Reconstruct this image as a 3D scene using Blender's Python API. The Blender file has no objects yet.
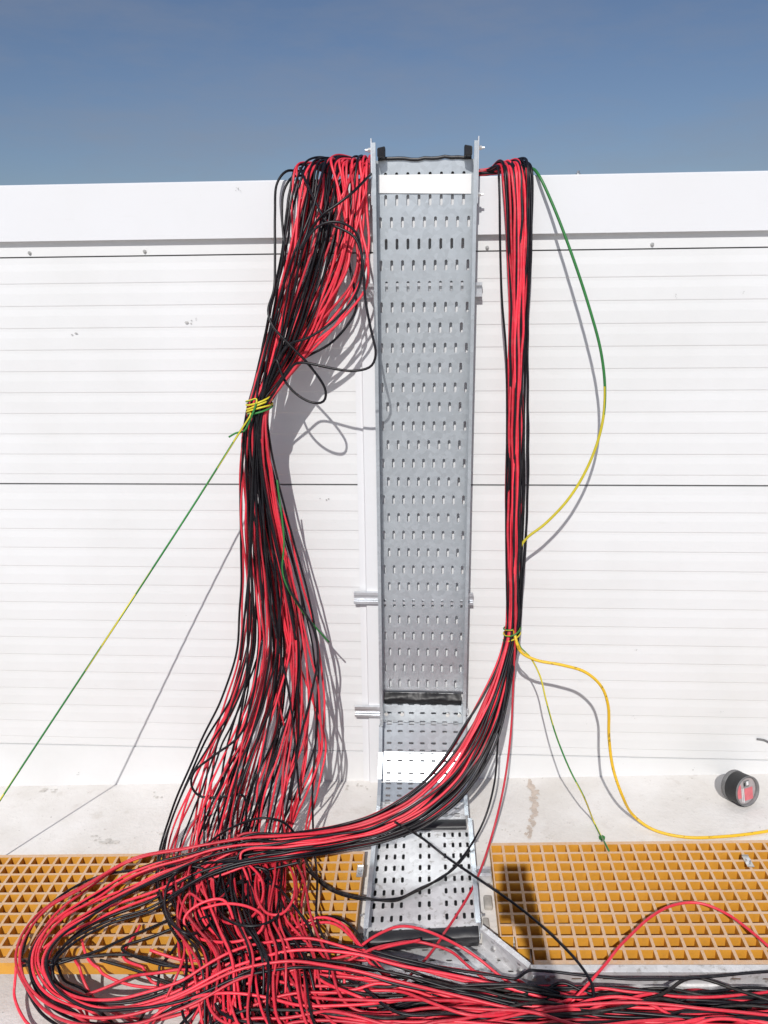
import bpy, math, random
import numpy as np
from mathutils import Vector

random.seed(7); rng = np.random.default_rng(11)
scene = bpy.context.scene
COL = scene.collection
SL = 0.047                      # fall of the ledge and deck along the wall

# ------------------------------------------------------------------ camera
F, CX, CY = 769.0, 384.0, 512.0
CAM = np.array([0.0, -2.4, 1.7075])
PIT, YAW, ROL = math.radians(16.296), math.radians(3.296), math.radians(-0.651)
def cam_axes():
    cy, sy = math.cos(YAW), math.sin(YAW)
    fwd = np.array([-sy, cy, 0]); right = np.array([cy, sy, 0]); up = np.array([0, 0, 1.0])
    f2 = fwd * math.cos(PIT) - up * math.sin(PIT); u2 = up * math.cos(PIT) + fwd * math.sin(PIT)
    r2 = right * math.cos(ROL) + u2 * math.sin(ROL); u3 = u2 * math.cos(ROL) - right * math.sin(ROL)
    return r2, u3, f2
RX, UX, FX = cam_axes()
def ray(px, py):
    return FX + RX * (px - CX) / F + UX * (CY - py) / F
def P(px, py, d):               # point at distance d in front of the wall
    r = ray(px, py); return CAM + r * ((2.4 - d) / r[1])
def G(px, py, h=0.0):           # point at height h over the sloping ledge
    r = ray(px, py); t = (h + SL * CAM[0] - CAM[2]) / (r[2] - SL * r[0]); return CAM + r * t

# ------------------------------------------------------------------ materials
def node_mat(name):
    m = bpy.data.materials.new(name); m.use_nodes = True
    nt = m.node_tree; b = nt.nodes['Principled BSDF']
    return m, nt, b
def N(nt, t, **kw):
    n = nt.nodes.new(t)
    for k, v in kw.items(): setattr(n, k, v)
    return n
def coords(nt, scale=(1, 1, 1), which='Object'):
    tc = N(nt, 'ShaderNodeTexCoord'); mp = N(nt, 'ShaderNodeMapping')
    mp.inputs['Scale'].default_value = scale
    nt.links.new(tc.outputs[which], mp.inputs['Vector']); return mp.outputs['Vector']
def noise(nt, vec, scale, detail=4, rough=0.55):
    n = N(nt, 'ShaderNodeTexNoise'); n.inputs['Scale'].default_value = scale
    n.inputs['Detail'].default_value = detail; n.inputs['Roughness'].default_value = rough
    nt.links.new(vec, n.inputs['Vector']); return n.outputs['Fac']
def ramp(nt, fac, stops):
    r = N(nt, 'ShaderNodeValToRGB'); e = r.color_ramp.elements
    while len(e) < len(stops): e.new(0.5)
    for el, (p, c) in zip(e, stops):
        el.position = p; el.color = (*c, 1) if len(c) == 3 else c
    nt.links.new(fac, r.inputs['Fac']); return r.outputs['Color']
def mix(nt, fac, a, b, mode='MIX'):
    m = N(nt, 'ShaderNodeMix', data_type='RGBA', blend_type=mode)
    if isinstance(fac, float): m.inputs[0].default_value = fac
    else: nt.links.new(fac, m.inputs[0])
    for s, v in ((6, a), (7, b)):
        if isinstance(v, tuple): m.inputs[s].default_value = (*v, 1)
        else: nt.links.new(v, m.inputs[s])
    return m.outputs[2]
def bump(nt, b, h, strength, dist=0.01):
    bp = N(nt, 'ShaderNodeBump'); bp.inputs['Strength'].default_value = strength
    bp.inputs['Distance'].default_value = dist
    nt.links.new(h, bp.inputs['Height']); nt.links.new(bp.outputs['Normal'], b.inputs['Normal'])
def rough_from(nt, b, fac, lo, hi):
    mr = N(nt, 'ShaderNodeMapRange'); mr.inputs['To Min'].default_value = lo; mr.inputs['To Max'].default_value = hi
    nt.links.new(fac, mr.inputs['Value']); nt.links.new(mr.outputs['Result'], b.inputs['Roughness'])

def wall_paint(name, base=(0.700, 0.707, 0.707), dirt=(0.58, 0.58, 0.56)):
    m, nt, b = node_mat(name)
    v = coords(nt); v2 = coords(nt, (1.2, 1.2, 9))
    f1 = noise(nt, v, 1.7, 6, 0.6)
    f2 = noise(nt, v2, 7, 5, 0.6)
    c = mix(nt, ramp(nt, f1, [(0.42, (0, 0, 0)), (0.78, (0.55, 0.55, 0.55))]), base, dirt)
    c = mix(nt, ramp(nt, f2, [(0.62, (0, 0, 0)), (0.76, (0.30, 0.30, 0.30))]), c, dirt)
    sp = noise(nt, v, 55, 3, 0.5)
    c = mix(nt, ramp(nt, sp, [(0.765, (0, 0, 0)), (0.80, (0.6, 0.6, 0.6))]), c, (0.38, 0.36, 0.33))
    nt.links.new(c, b.inputs['Base Color']); rough_from(nt, b, f1, 0.38, 0.55)
    bump(nt, b, f1, 0.25, 0.004)
    return m
M = {}
M['wall'] = wall_paint('white_panel_paint')
M['coping'] = wall_paint('white_coping_paint', (0.69, 0.70, 0.715), (0.64, 0.64, 0.64))

def ledge_mat():
    m, nt, b = node_mat('white_dusty_screed')
    v = coords(nt)
    f1 = noise(nt, v, 3.2, 8, 0.62); f2 = noise(nt, v, 14, 6, 0.65); f3 = noise(nt, v, 70, 4, 0.6)
    c = mix(nt, ramp(nt, f1, [(0.35, (0, 0, 0)), (0.70, (1, 1, 1))]), (0.73, 0.71, 0.685), (0.60, 0.57, 0.53))
    c = mix(nt, ramp(nt, f2, [(0.58, (0, 0, 0)), (0.75, (0.5, 0.5, 0.5))]), c, (0.46, 0.41, 0.36))
    c = mix(nt, ramp(nt, f3, [(0.66, (0, 0, 0)), (0.74, (0.7, 0.7, 0.7))]), c, (0.34, 0.31, 0.28))
    nt.links.new(c, b.inputs['Base Color']); b.inputs['Roughness'].default_value = 0.75
    ad = N(nt, 'ShaderNodeMath', operation='ADD'); nt.links.new(f2, ad.inputs[0]); nt.links.new(f3, ad.inputs[1])
    bump(nt, b, ad.outputs[0], 0.35, 0.006)
    return m
M['ledge'] = ledge_mat()
def stain_mat(name, col, thresh):
    m, nt, b = node_mat(name)
    v = coords(nt); f = noise(nt, v, 38, 6, 0.7)
    nt.links.new(ramp(nt, f, [(0.3, col), (0.7, tuple(min(1, x * 1.5) for x in col))]), b.inputs['Base Color'])
    b.inputs['Roughness'].default_value = 0.9
    return m
M['rust_stain'] = stain_mat('brown_mortar_stain', (0.40, 0.34, 0.29), 0.5)
M['scuff'] = stain_mat('grey_scuff', (0.30, 0.30, 0.29), 0.5)

def galv(name, base=0.62, lo=0.34, hi=0.52, dirt=0.0, tint=(0.97, 1.0, 1.04), metal=0.76):
    m, nt, b = node_mat(name)
    v = coords(nt)
    vo = N(nt, 'ShaderNodeTexVoronoi'); vo.inputs['Scale'].default_value = 75; nt.links.new(v, vo.inputs['Vector'])
    f1 = noise(nt, v, 9, 6, 0.65); f2 = noise(nt, v, 42, 5, 0.65)
    sep = N(nt, 'ShaderNodeSeparateColor'); nt.links.new(vo.outputs['Color'], sep.inputs[0])
    a = tuple(base * 0.90 * t for t in tint); c2 = tuple(base * 1.08 * t for t in tint)
    c = ramp(nt, sep.outputs[0], [(0.0, a), (1.0, c2)])
    c = mix(nt, ramp(nt, f1, [(0.38, (0, 0, 0)), (0.66, (0.55, 0.55, 0.55))]), c, tuple(base * 0.82 * t for t in tint))
    if dirt:
        c = mix(nt, ramp(nt, f2, [(0.56, (0, 0, 0)), (0.70, (dirt,) * 3)]), c, (0.30, 0.28, 0.25))
    nt.links.new(c, b.inputs['Base Color']); b.inputs['Metallic'].default_value = metal
    rough_from(nt, b, f1, lo, hi)
    bump(nt, b, f2, 0.08, 0.003)
    return m
M['galv'] = galv('galvanised_steel', 0.60, 0.28, 0.42, 0.0, (0.92, 0.995, 1.05), 0.70)
M['galv_dusty'] = galv('dusty_galvanised_steel', 0.74, 0.36, 0.6, 0.75, (1, 1, 1), 0.5)
M['galv_strut'] = galv('bright_galvanised_steel', 0.70, 0.30, 0.42)

def simple(name, col, rough=0.5, metallic=0.0, var=0.25, scale=30, bmp=0.0, spec=0.5):
    m, nt, b = node_mat(name)
    v = coords(nt); f = noise(nt, v, scale, 5, 0.6)
    lo = tuple(x * (1 - var) for x in col); hi = tuple(min(1, x * (1 + var)) for x in col)
    nt.links.new(ramp(nt, f, [(0.3, lo), (0.7, hi)]), b.inputs['Base Color'])
    b.inputs['Metallic'].default_value = metallic; rough_from(nt, b, f, rough * 0.85, min(1, rough * 1.2))
    b.inputs['Specular IOR Level'].default_value = spec
    if bmp: bump(nt, b, f, bmp, 0.004)
    return m
def cable_mat(name, col, rough, dust=0.0, spec=0.4):
    m, nt, b = node_mat(name)
    v = coords(nt); f = noise(nt, v, 6, 4, 0.6); f2 = noise(nt, v, 90, 3, 0.6)
    c = ramp(nt, f, [(0.3, tuple(x * 0.82 for x in col)), (0.7, tuple(min(1, x * 1.12) for x in col))])
    if dust:
        c = mix(nt, ramp(nt, f2, [(0.45, (0, 0, 0)), (0.8, (dust,) * 3)]), c, (0.42, 0.37, 0.33))
    oi = N(nt, 'ShaderNodeObjectInfo'); mr = N(nt, 'ShaderNodeMapRange'); mr.inputs['To Min'].default_value = .72; mr.inputs['To Max'].default_value = 1.18
    nt.links.new(oi.outputs['Random'], mr.inputs['Value']); hs = N(nt, 'ShaderNodeHueSaturation'); nt.links.new(mr.outputs['Result'], hs.inputs['Value']); nt.links.new(c, hs.inputs['Color']); c = hs.outputs['Color']
    f3 = noise(nt, v, 21, 5, .7); c = mix(nt, ramp(nt, f3, [(.56, (0, 0, 0)), (.74, (.5 * dust + .08,) * 3)]), c, (.40, .33, .31))
    nt.links.new(c, b.inputs['Base Color']); rough_from(nt, b, f2, rough * 0.85, rough * 1.25)
    b.inputs['Specular IOR Level'].default_value = spec
    return m
M['red'] = cable_mat('red_cable_sheath', (0.80, 0.038, 0.066), 0.38, 0.10)
M['red_deep'] = cable_mat('deep_red_cable_sheath', (0.68, 0.026, 0.052), 0.40, 0.15)
M['black'] = cable_mat('black_cable_sheath', (0.0065, 0.006, 0.009), 0.36, 0.02, 0.3)
M['black_dusty'] = cable_mat('dusty_black_cable_sheath', (0.012, 0.010, 0.010), 0.45, 0.09, 0.3)
M['green'] = cable_mat('green_wire_sheath', (0.030, 0.20, 0.045), 0.42)
M['lime'] = cable_mat('yellow_stripe_sheath', (0.62, 0.52, 0.03), 0.42)
M['yellow'] = cable_mat('yellow_cable_sheath', (0.74, 0.46, 0.02), 0.45)
M['grey_wire'] = cable_mat('plain_grey_sheath', (0.20, 0.20, 0.20), 0.5)
M['rubber'] = simple('black_rubber', (0.016, 0.016, 0.018), 0.42, 0, 0.3, 14, 0.3)
M['film'] = simple('crumpled_black_film', (0.010, 0.010, 0.011), 0.42, 0, 0.3, 40, 0.1, .3)
M['paper'] = simple('white_paper_strip', (0.80, 0.80, 0.79), 0.7, 0, 0.03, 12)
M['zinc'] = simple('zinc_bolt', (0.62, 0.62, 0.60), 0.32, 0.9, 0.1, 60)
M['dark_gap'] = simple('grey_sealant', (0.16, 0.16, 0.16), 0.8, 0, 0.2, 30)
M['tin_black'] = simple('black_plastic_shell', (0.016, 0.017, 0.018), 0.5, 0, 0.3, 30)
M['tin_grey'] = simple('grey_dusty_plastic', (0.16, 0.16, 0.16), 0.6, 0, 0.25, 40)
M['tin_red'] = simple('faded_red_label', (0.62, 0.16, 0.18), 0.55, 0, 0.12, 60)
M['tin_white'] = simple('white_label', (0.72, 0.72, 0.72), 0.5, 0, 0.1, 60)
M['skin'] = simple('skin', (0.50, 0.30, 0.22), 0.5, 0, 0.08, 20)
M['cloth'] = simple('dark_blue_cloth', (0.05, 0.07, 0.13), 0.85, 0, 0.2, 60)
M['trouser'] = simple('grey_cloth', (0.10, 0.10, 0.11), 0.85, 0, 0.2, 60)
M['hair'] = simple('dark_hair', (0.02, 0.015, 0.012), 0.5, 0, 0.3, 90)
M['deck'] = ledge_mat()
M['ground'] = simple('pale_gravel_ground', (0.42, 0.38, 0.32), 0.9, 0, 0.2, 2, 0.2)
M['concrete'] = simple('grey_mortar', (0.36, 0.34, 0.31), 0.9, 0, 0.25, 40, 0.6)

def grating_mats():
    m, nt, b = node_mat('orange_grp_sides')
    v = coords(nt); f = noise(nt, v, 16, 5, 0.6); f2 = noise(nt, v, 60, 4, 0.6)
    c = ramp(nt, f, [(0.3, (0.57, 0.265, 0.026)), (0.7, (0.68, 0.34, 0.042))])
    c = mix(nt, ramp(nt, f2, [(0.5, (0, 0, 0)), (0.75, (0.45, 0.45, 0.45))]), c, (0.46, 0.22, 0.05))
    nt.links.new(c, b.inputs['Base Color']); b.inputs['Roughness'].default_value = 0.55
    m2, nt, b = node_mat('dusty_grp_top')
    v = coords(nt); f = noise(nt, v, 9, 5, 0.6); f2 = noise(nt, v, 120, 4, 0.7)
    c = ramp(nt, f, [(0.3, (0.62, 0.42, 0.27)), (0.7, (0.58, 0.35, 0.17))])
    c = mix(nt, ramp(nt, f2, [(0.42, (0, 0, 0)), (0.72, (0.7, 0.7, 0.7))]), c, (0.60, 0.47, 0.37))
    nt.links.new(c, b.inputs['Base Color']); b.inputs['Roughness'].default_value = 0.9
    bump(nt, b, f2, 0.6, 0.002)
    return m, m2
M['grp'], M['grp_top'] = grating_mats()

# ------------------------------------------------------------------ mesh helpers
class MB:
    def __init__(s): s.v = []; s.f = []; s.m = []
    def add(s, verts, faces, mi=0):
        o = len(s.v); s.v += [tuple(float(c) for c in p) for p in verts]
        s.f += [tuple(i + o for i in f) for f in faces]; s.m += [mi] * len(faces)
    def box(s, x0, x1, y0, y1, z0, z1, mi=0, slope=False):
        vs = [(x, y, z) for z in (z0, z1) for y in (y0, y1) for x in (x0, x1)]
        if slope: vs = [(x, y, z + SL * x) for x, y, z in vs]
        s.add(vs, [(0, 2, 3, 1), (4, 5, 7, 6), (0, 1, 5, 4), (2, 6, 7, 3), (0, 4, 6, 2), (1, 3, 7, 5)], mi)
    def hexa(s, a, b, th, mi=0):
        """slab: quad a (4 points) thickened by vector th"""
        a = [np.array(p, float) for p in a]; c = [p + np.array(th) for p in a]
        s.add(a + c, [(0, 1, 2, 3), (7, 6, 5, 4), (0, 4, 5, 1), (1, 5, 6, 2), (2, 6, 7, 3), (3, 7, 4, 0)], mi)
    def cyl(s, p0, p1, r0, r1=None, n=14, mi=0, caps=True):
        p0 = np.array(p0, float); p1 = np.array(p1, float); r1 = r0 if r1 is None else r1
        ax = p1 - p0; ax = ax / np.linalg.norm(ax)
        u = np.cross(ax, [0, 0, 1.0]); u = u if np.linalg.norm(u) > 1e-3 else np.cross(ax, [1.0, 0, 0])
        u /= np.linalg.norm(u); w = np.cross(ax, u)
        vs = []
        for p, r in ((p0, r0), (p1, r1)):
            for k in range(n):
                a = 2 * math.pi * k / n; vs.append(p + r * (math.cos(a) * u + math.sin(a) * w))
        fs = [(k, (k + 1) % n, n + (k + 1) % n, n + k) for k in range(n)]
        if caps: fs += [tuple(range(n - 1, -1, -1)), tuple(range(n, 2 * n))]
        s.add(vs, fs, mi)
    def extrude_x(s, prof, x0, x1, mi=0, slope=False):
        n = len(prof); vs = [(x0, y, z) for y, z in prof] + [(x1, y, z) for y, z in prof]
        s.add(vs, [(k, k + 1, n + k + 1, n + k) for k in range(n - 1)], mi)
    def build(s, name, mats, parent=None, smooth=False, bevel=0.0):
        me = bpy.data.meshes.new(name); me.from_pydata(s.v, [], s.f)
        for m in (mats if isinstance(mats, (list, tuple)) else [mats]): me.materials.append(m)
        me.polygons.foreach_set('material_index', s.m)
        if smooth: me.polygons.foreach_set('use_smooth', [True] * len(s.f))
        me.update()
        o = bpy.data.objects.new(name, me); COL.objects.link(o)
        if parent is not None: o.parent = parent; o.matrix_parent_inverse = parent.matrix_world.inverted()
        if bevel:
            b = o.modifiers.new('bevel', 'BEVEL'); b.width = bevel; b.segments = 2; b.limit_method = 'ANGLE'
        return o
def tag(o, label, cat, group=None, kind=None):
    o['label'] = label
    if cat: o['category'] = cat
    if group: o['group'] = group
    if kind: o['kind'] = kind
    return o
def thing(name, label, cat, loc=(0, 0, 0), group=None):
    o = bpy.data.objects.new(name, None); COL.objects.link(o); o.location = loc
    o.empty_display_size = 0.05; tag(o, label, cat, group)
    bpy.context.view_layer.update(); return o

# perforated sheet with real slotted holes
def slot_ring(cu, cv, w, h):
    r = min(w, h) * 0.30
    a, b = w / 2, h / 2
    return [(cu - a, cv - b + r), (cu - a + r, cv - b), (cu + a - r, cv - b), (cu + a, cv - b + r),
            (cu + a, cv + b - r), (cu + a - r, cv + b), (cu - a + r, cv + b), (cu - a, cv + b - r)]
def perforated(mb, f, rows, u0, u1, th=0.0022, mi=0):
    """f(u, v, n) maps sheet coordinates to the world; rows = (v0, v1, centres, slot_w, slot_h)"""
    for v0, v1, cs, sw, sh in rows:
        if not cs:
            q = [f(u0, v0, 0), f(u1, v0, 0), f(u1, v1, 0), f(u0, v1, 0)]
            k = [f(u0, v0, -th), f(u1, v0, -th), f(u1, v1, -th), f(u0, v1, -th)]
            mb.add(q + k, [(0, 1, 2, 3), (7, 6, 5, 4)], mi); continue
        vc = (v0 + v1) / 2
        bounds = [u0] + [(a + b) / 2 for a, b in zip(cs, cs[1:])] + [u1]
        for c, a, b in zip(cs, bounds, bounds[1:]):
            ring = slot_ring(c, vc, sw, sh)
            for n, flip in ((0, False), (-th, True)):
                pts = [f(a, v0, n), f(b, v0, n), f(b, v1, n), f(a, v1, n)] + [f(u, v, n) for u, v in ring]
                fs = [(0, 5, 4), (1, 7, 6), (2, 9, 8), (3, 11, 10),
                      (0, 1, 6, 5), (1, 2, 8, 7), (2, 3, 10, 9), (3, 0, 4, 11)]
                mb.add(pts, [t[::-1] for t in fs] if flip else fs, mi)
            top = [f(u, v, 0) for u, v in ring]; bot = [f(u, v, -th) for u, v in ring]
            mb.add(top + bot, [(k, (k + 1) % 8, 8 + (k + 1) % 8, 8 + k) for k in range(8)], mi)

# ------------------------------------------------------------------ setting
mb = MB(); n = 24
def slab(x0, x1, y0, y1, h, drop, name, mat, label, cat):
    m = MB(); m.box(x0, x1, y0, y1, h - drop, h, slope=True)
    o = m.build(name, mat); tag(o, label, cat, kind='structure'); return o
slab(-5.5, 5.5, -0.69, 0.0, 0.0, 0.3, 'ledge', M['ledge'], 'dusty white screed ledge along the foot of the white wall', 'ledge')
slab(-5.5, 5.5, -7.0, -0.6905, -0.055, 0.2, 'deck', M['deck'], 'dusty white roof deck in front of the orange gratings', 'deck')
m = MB(); m.add([(-900, -900, -1.2), (900, -900, -1.2), (900, 900, -1.2), (-900, 900, -1.2)], [(0, 1, 2, 3)])
tag(m.build('ground', M['ground']), 'pale ground far below the roof', 'ground', kind='structure')

# stains and scuffs are thin patches on the surfaces
def patch_on(name, centre, ex, ey, nrm, size, mat, seed, label, aspect=1.0, kind_parent=None, n=18):
    r = random.Random(seed); pts = []
    for k in range(n):
        a = 2 * math.pi * k / n; rad = size * (0.45 + 0.75 * r.random())
        pts.append(np.array(centre) + rad * math.cos(a) * np.array(ex) * aspect + rad * math.sin(a) * np.array(ey) + np.array(nrm) * 0.0025)
    m = MB(); m.add([np.array(centre) + np.array(nrm) * 0.0028] + pts, [(0, k + 1, (k + 1) % n + 1) for k in range(n)])
    return m

# ------------------------------------------------------------------ wall
WX0, WX1 = -5.5, 5.5
ZT, ZC, ZL, ZJ, ZB = 2.008, 1.851, 1.806, 1.096, 0.108
wall = thing('panel_wall', 'long white ribbed panel parapet wall with folded coping', 'wall', (0, 0.1, 0))
def ribbed(z0, z1):
    prof = [(-0.001, z0)]; z = z0 + 0.030; p = 0.0665   # micro-ribs
    while z < z1 - 0.05:
        prof += [(-0.001, z), (-0.0023, z + 0.0028), (-0.0023, z + 0.038), (-0.001, z + 0.058)]
        z += p
    prof += [(-0.001, z1), (0.006, z1 + 0.0003)]
    prof = [(0.006, z0 - 0.0003)] + prof
    return prof
for z0, z1 in ((ZB + 0.004, ZJ - 0.003), (ZJ + 0.003, ZL - 0.002)):
    m = MB(); m.extrude_x(ribbed(z0, z1), WX0, WX1); m.build('wall_panel', M['wall'], wall)
m = MB(); m.box(WX0, WX1, 0.0062, 0.15, -0.35, 1.99); m.build('panel_core', M['dark_gap'], wall)
m = MB(); m.box(WX0, WX1, -0.0012, 0.0061, ZL + 0.002, ZC + 0.0012); m.build('head_trim', M['wall'], wall)
m = MB(); m.extrude_x([(0.0061, ZB), (-0.002, ZB - 0.001), (-0.002, -0.35)], WX0, WX1); m.build('base_flashing', M['wall'], wall)
m = MB(); m.extrude_x([(0.0, ZC + 0.0015), (-0.020, ZC), (-0.020, ZT - 0.004), (-0.016, ZT), (0.17, ZT + 0.004), (0.17, 1.85)], WX0, WX1)
cop = m.build('coping', M['coping'], wall)
m = MB()     # vertical cover strip, folded, behind the tray
xa, xb = P(358, 500, 0)[0], 0.120
prof = [(xa, -0.0042), (xa + 0.020, -0.0042), (xa + 0.024, -0.0150), (xa + 0.040, -0.0150), (xb - 0.04, -0.0150), (xb - 0.026, -0.0150), (xb - 0.022, -0.0042), (xb, -0.0042)]
vs = [(x, y, -0.3) for x, y in prof] + [(x, y, ZL - 0.004) for x, y in prof]; k = len(prof)
m.add(vs, [(i, i + 1, k + i + 1, k + i) for i in range(k - 1)]); m.build('cover_strip', M['coping'], wall)
for px, py in ((145, 251.5), (652, 244.5), (487, 247.5), (30, 253)):
    c = P(px, py, 0.0); m = MB()
    m.cyl(c + [0, 0.001, 0], c + [0, -0.004, 0], 0.006, 0.0055, 10); m.cyl(c + [0, -0.0035, 0], c + [0, -0.008, 0], 0.0038, 0.0034, 6)
    m.build('screw', M['zinc'], wall)
c = P(578, 176, -0.02); m = MB(); m.cyl(c + [0, 0, -0.006], c + [0, 0, 0.006], 0.009, 0.008, 12); m.cyl(c + [0, 0, 0.006], c + [0, 0, 0.014], 0.005, 0.004, 6)
m.build('screw', M['zinc'], wall)
for i, (px, py, s, asp) in enumerate(((79, 334.5, .007, 1.9), (193, 322, .010, 1.8), (238, 189, .006, .6), (325, 500, .008, 1.2), (240, 191, .004, .8), (636, 650, .004, .6), (742, 292, .004, 1), (675, 296, .004, 1), (634, 716, .003, 1), (722, 713, .003, 1), (693, 768, .006, .4), (198, 320, .004, 1.3), (78, 774, .004, 1), (586, 722, .006, .3))):
    for q in range(3):
        c = P(px + random.uniform(-5, 5) * asp * s * 120, py + random.uniform(-2, 2), 0.003 if py > 250 else 0.0212)
        patch_on('scuff', c, (1, 0, 0), (0, 0, 1), (0, -1, 0), s * random.uniform(.16, .48), M['scuff'], i * 7 + q, '', asp).build('scuff_mark', M['scuff'], wall)

# mortar streak and marks lying on the ledge
def ledge_mark(px, py, s, asp, seed, mat): 
    c = G(px, py, 0.0); return patch_on('m', c, (1, 0, SL), (0, 1, 0), (0, 0, 1), s, mat, seed, '', asp)
st = MB()
for k in range(40):
    t = k / 39; q = ledge_mark(531 + 4 * math.sin(t * 4) + random.uniform(-2.5, 2.5), 781 + 57 * t, 0.007 + 0.012 * random.random() * (1.15 - t), 0.8, 100 + k, None)
    q.v = [(x, y, z + k * 0.00004) for x, y, z in q.v]; st.add(q.v, q.f)
tag(st.build('mortar_stain', M['rust_stain']), 'brown mortar streak running down the white ledge right of the tray', 'stain', kind='stuff')
st = MB()
for j, (px, py, s, asp) in enumerate(((158, 795, .012, 1.3), (110, 840, .022, 1.9), (95, 838, .012, 1.6), (45, 789, .012, 1.7), (52, 792, .010, 1.5), (162, 833, .006, 1.4), (505, 830, .006, 1.2), (515, 834, .006, 1), (548, 838, .005, 2), (556, 839, .004, 1), (352, 787, .012, 1.0), (362, 789, .010, 1.0), (500, 800, .004, 1), (690, 800, .005, 2))):
    for e in range(4):
        q = ledge_mark(px + random.uniform(-6, 6), py + random.uniform(-3, 3), s * random.uniform(.25, .6), asp, 200 + 9 * j + e, None)
        q.v = [(x, y, z + e * 0.0001) for x, y, z in q.v]; st.add(q.v, q.f)
M['dirt'] = stain_mat('pale_dirt', (0.44, 0.42, 0.39), 0.5)
tag(st.build('dirt_smudges', M['dirt']), 'grey dirt smudges scattered over the white ledge', 'dirt', kind='stuff')

# ------------------------------------------------------------------ strut channels on the wall
def strut(py, xl, xr, label):
    c = P(424, py, 0.02); z = c[2]; x0 = P(xl, py, 0.02)[0]; x1 = P(xr, py, 0.02)[0]
    h, d, t, lip = 0.0205, 0.0240, 0.0025, 0.0095
    prof = [(-0.0115, z - h), (-d, z - h), (-d, z - h + lip), (-d + 0.006, z - h + lip), (-d + 0.006, z - h + lip - t), (-d + t, z - h + lip - t), (-d + t, z - h + t), (-0.0115 - t, z - h + t),
            (-0.0115 - t, z + h - t), (-d + t, z + h - t), (-d + t, z + h - lip + t), (-d + 0.006, z + h - lip + t), (-d + 0.006, z + h - lip), (-d, z + h - lip), (-d, z + h), (-0.0115, z + h), (-0.0115, z - h)]
    prof = [(y - 0.0045, zz) for y, zz in prof]
    m = MB(); m.extrude_x(prof, x0, x1); n = len(prof) - 1
    for x, rev in ((x0, False), (x1, True)):
        # end caps: strips of the C outline
        pts = [(x, y, zz) for y, zz in prof[:n]]
        q = [(0, 1, 6, 7), (1, 2, 5, 6), (2, 3, 4, 5), (0, 7, 8, 15), (8, 9, 14, 15), (9, 10, 13, 14), (10, 11, 12, 13)]
        m.add(pts, [a if not rev else a[::-1] for a in q])
    o = m.build('strut_channel', M['galv_strut']); tag(o, label, 'bracket', 'strut channels carrying the tall tray'); return o
strut(290, 357, 482, 'short galvanised strut channel behind the tray, highest one, just below the coping')
strut(598, 354, 473, 'short galvanised strut channel behind the tray, at the height of the right cable tie')
strut(712, 355, 468, 'short galvanised strut channel behind the tray, level with its black lower joint')

# ------------------------------------------------------------------ tall tray
TX0, TX1 = -0.156, 0.136
TC = (TX0 + TX1) / 2
DP = 0.0315
tray = thing('cable_tray', 'tall perforated galvanised cable tray climbing the white wall to its coping', 'cable tray', (TC, -DP, 0.35))
ztop, zbot = 2.052, 0.372
rows = []; zr = P(424, 200, DP)[2]; pitch = 0.0594
def cs(nslot, p=0.0318, cx=TC): return [cx + (i - (nslot - 1) / 2) * p for i in range(nslot)]
edges = []
k0 = -1
rows.append((zr + pitch / 2, zr + pitch * 1.5, cs(8), 0.0082, 0.030))
rows.append((zr + pitch * 1.5, ztop, [], 0, 0))
k = 0
while zr - pitch * (k + .5) > zbot - 0.006:
    v1 = zr - pitch * (k - .5); v0 = zr - pitch * (k + .5)
    rows.append((v0, v1, cs(8) if k % 2 == 0 else cs(9), 0.0082, 0.030)); k += 1
if rows[-1][0] > zbot + .001: rows.append((zbot, rows[-1][0], [], 0, 0))
m = MB(); perforated(m, lambda u, v, n: (u, -DP - n, v), rows, TX0, TX1); m.build('tray_bottom', M['galv'], tray)
def flange(parent, x, side, y0, y1, z0, z1, lip, mat, name='side_flange'):
    m = MB(); t = 0.002
    m.box(*(sorted((x, x + side * t))), y0, y1, z0, z1)            # web standing off the wall
    m.box(*(sorted((x, x + side * lip))), y0 - t, y0, z0, z1)      # lip turned inwards
    m.box(*(sorted((x + side * (lip - t), x + side * lip))), y0 + 0.0002, y0 + 0.009, z0, z1)
    return m.build(name, mat, parent)
ZTOPF = P(372, 143, 0.08)[2]
flange(tray, TX0, 1, -0.084, -DP + .0021, 0.268, ZTOPF, 0.0105, M['galv'])
flange(tray, TX1, -1, -0.084, -DP + .0021, 0.268, ZTOPF, 0.0100, M['galv'])
for x, s in ((TX0, 1), (TX1, -1)):                                  # splice plates, bolts, black corner pieces at the top
    m = MB(); m.box(*sorted((x - s * .0035, x - s * .0005)), -0.080, -0.042, 1.93, ZTOPF + .012); sp = m.build('splice_plate', M['galv_strut'], tray)
    for z in (1.955, 2.075):
        m = MB(); m.cyl((x - s * .003, -.062, z), (x - s * .012, -.062, z), .0065, .006, 6); m.cyl((x - s * .012, -.062, z), (x - s * .020, -.062, z), .003, .003, 8)
        m.build('bolt', M['zinc'], sp)
    m = MB(); m.hexa([(x + s * .0145, -.080, 2.055), (x + s * .036, -.068, 2.055), (x + s * .036, -.068, 2.084), (x + s * .0145, -.080, 2.078)], None, (0, .03, 0))
    m.build('corner_protector', M['rubber'], tray, bevel=.003)
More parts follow.
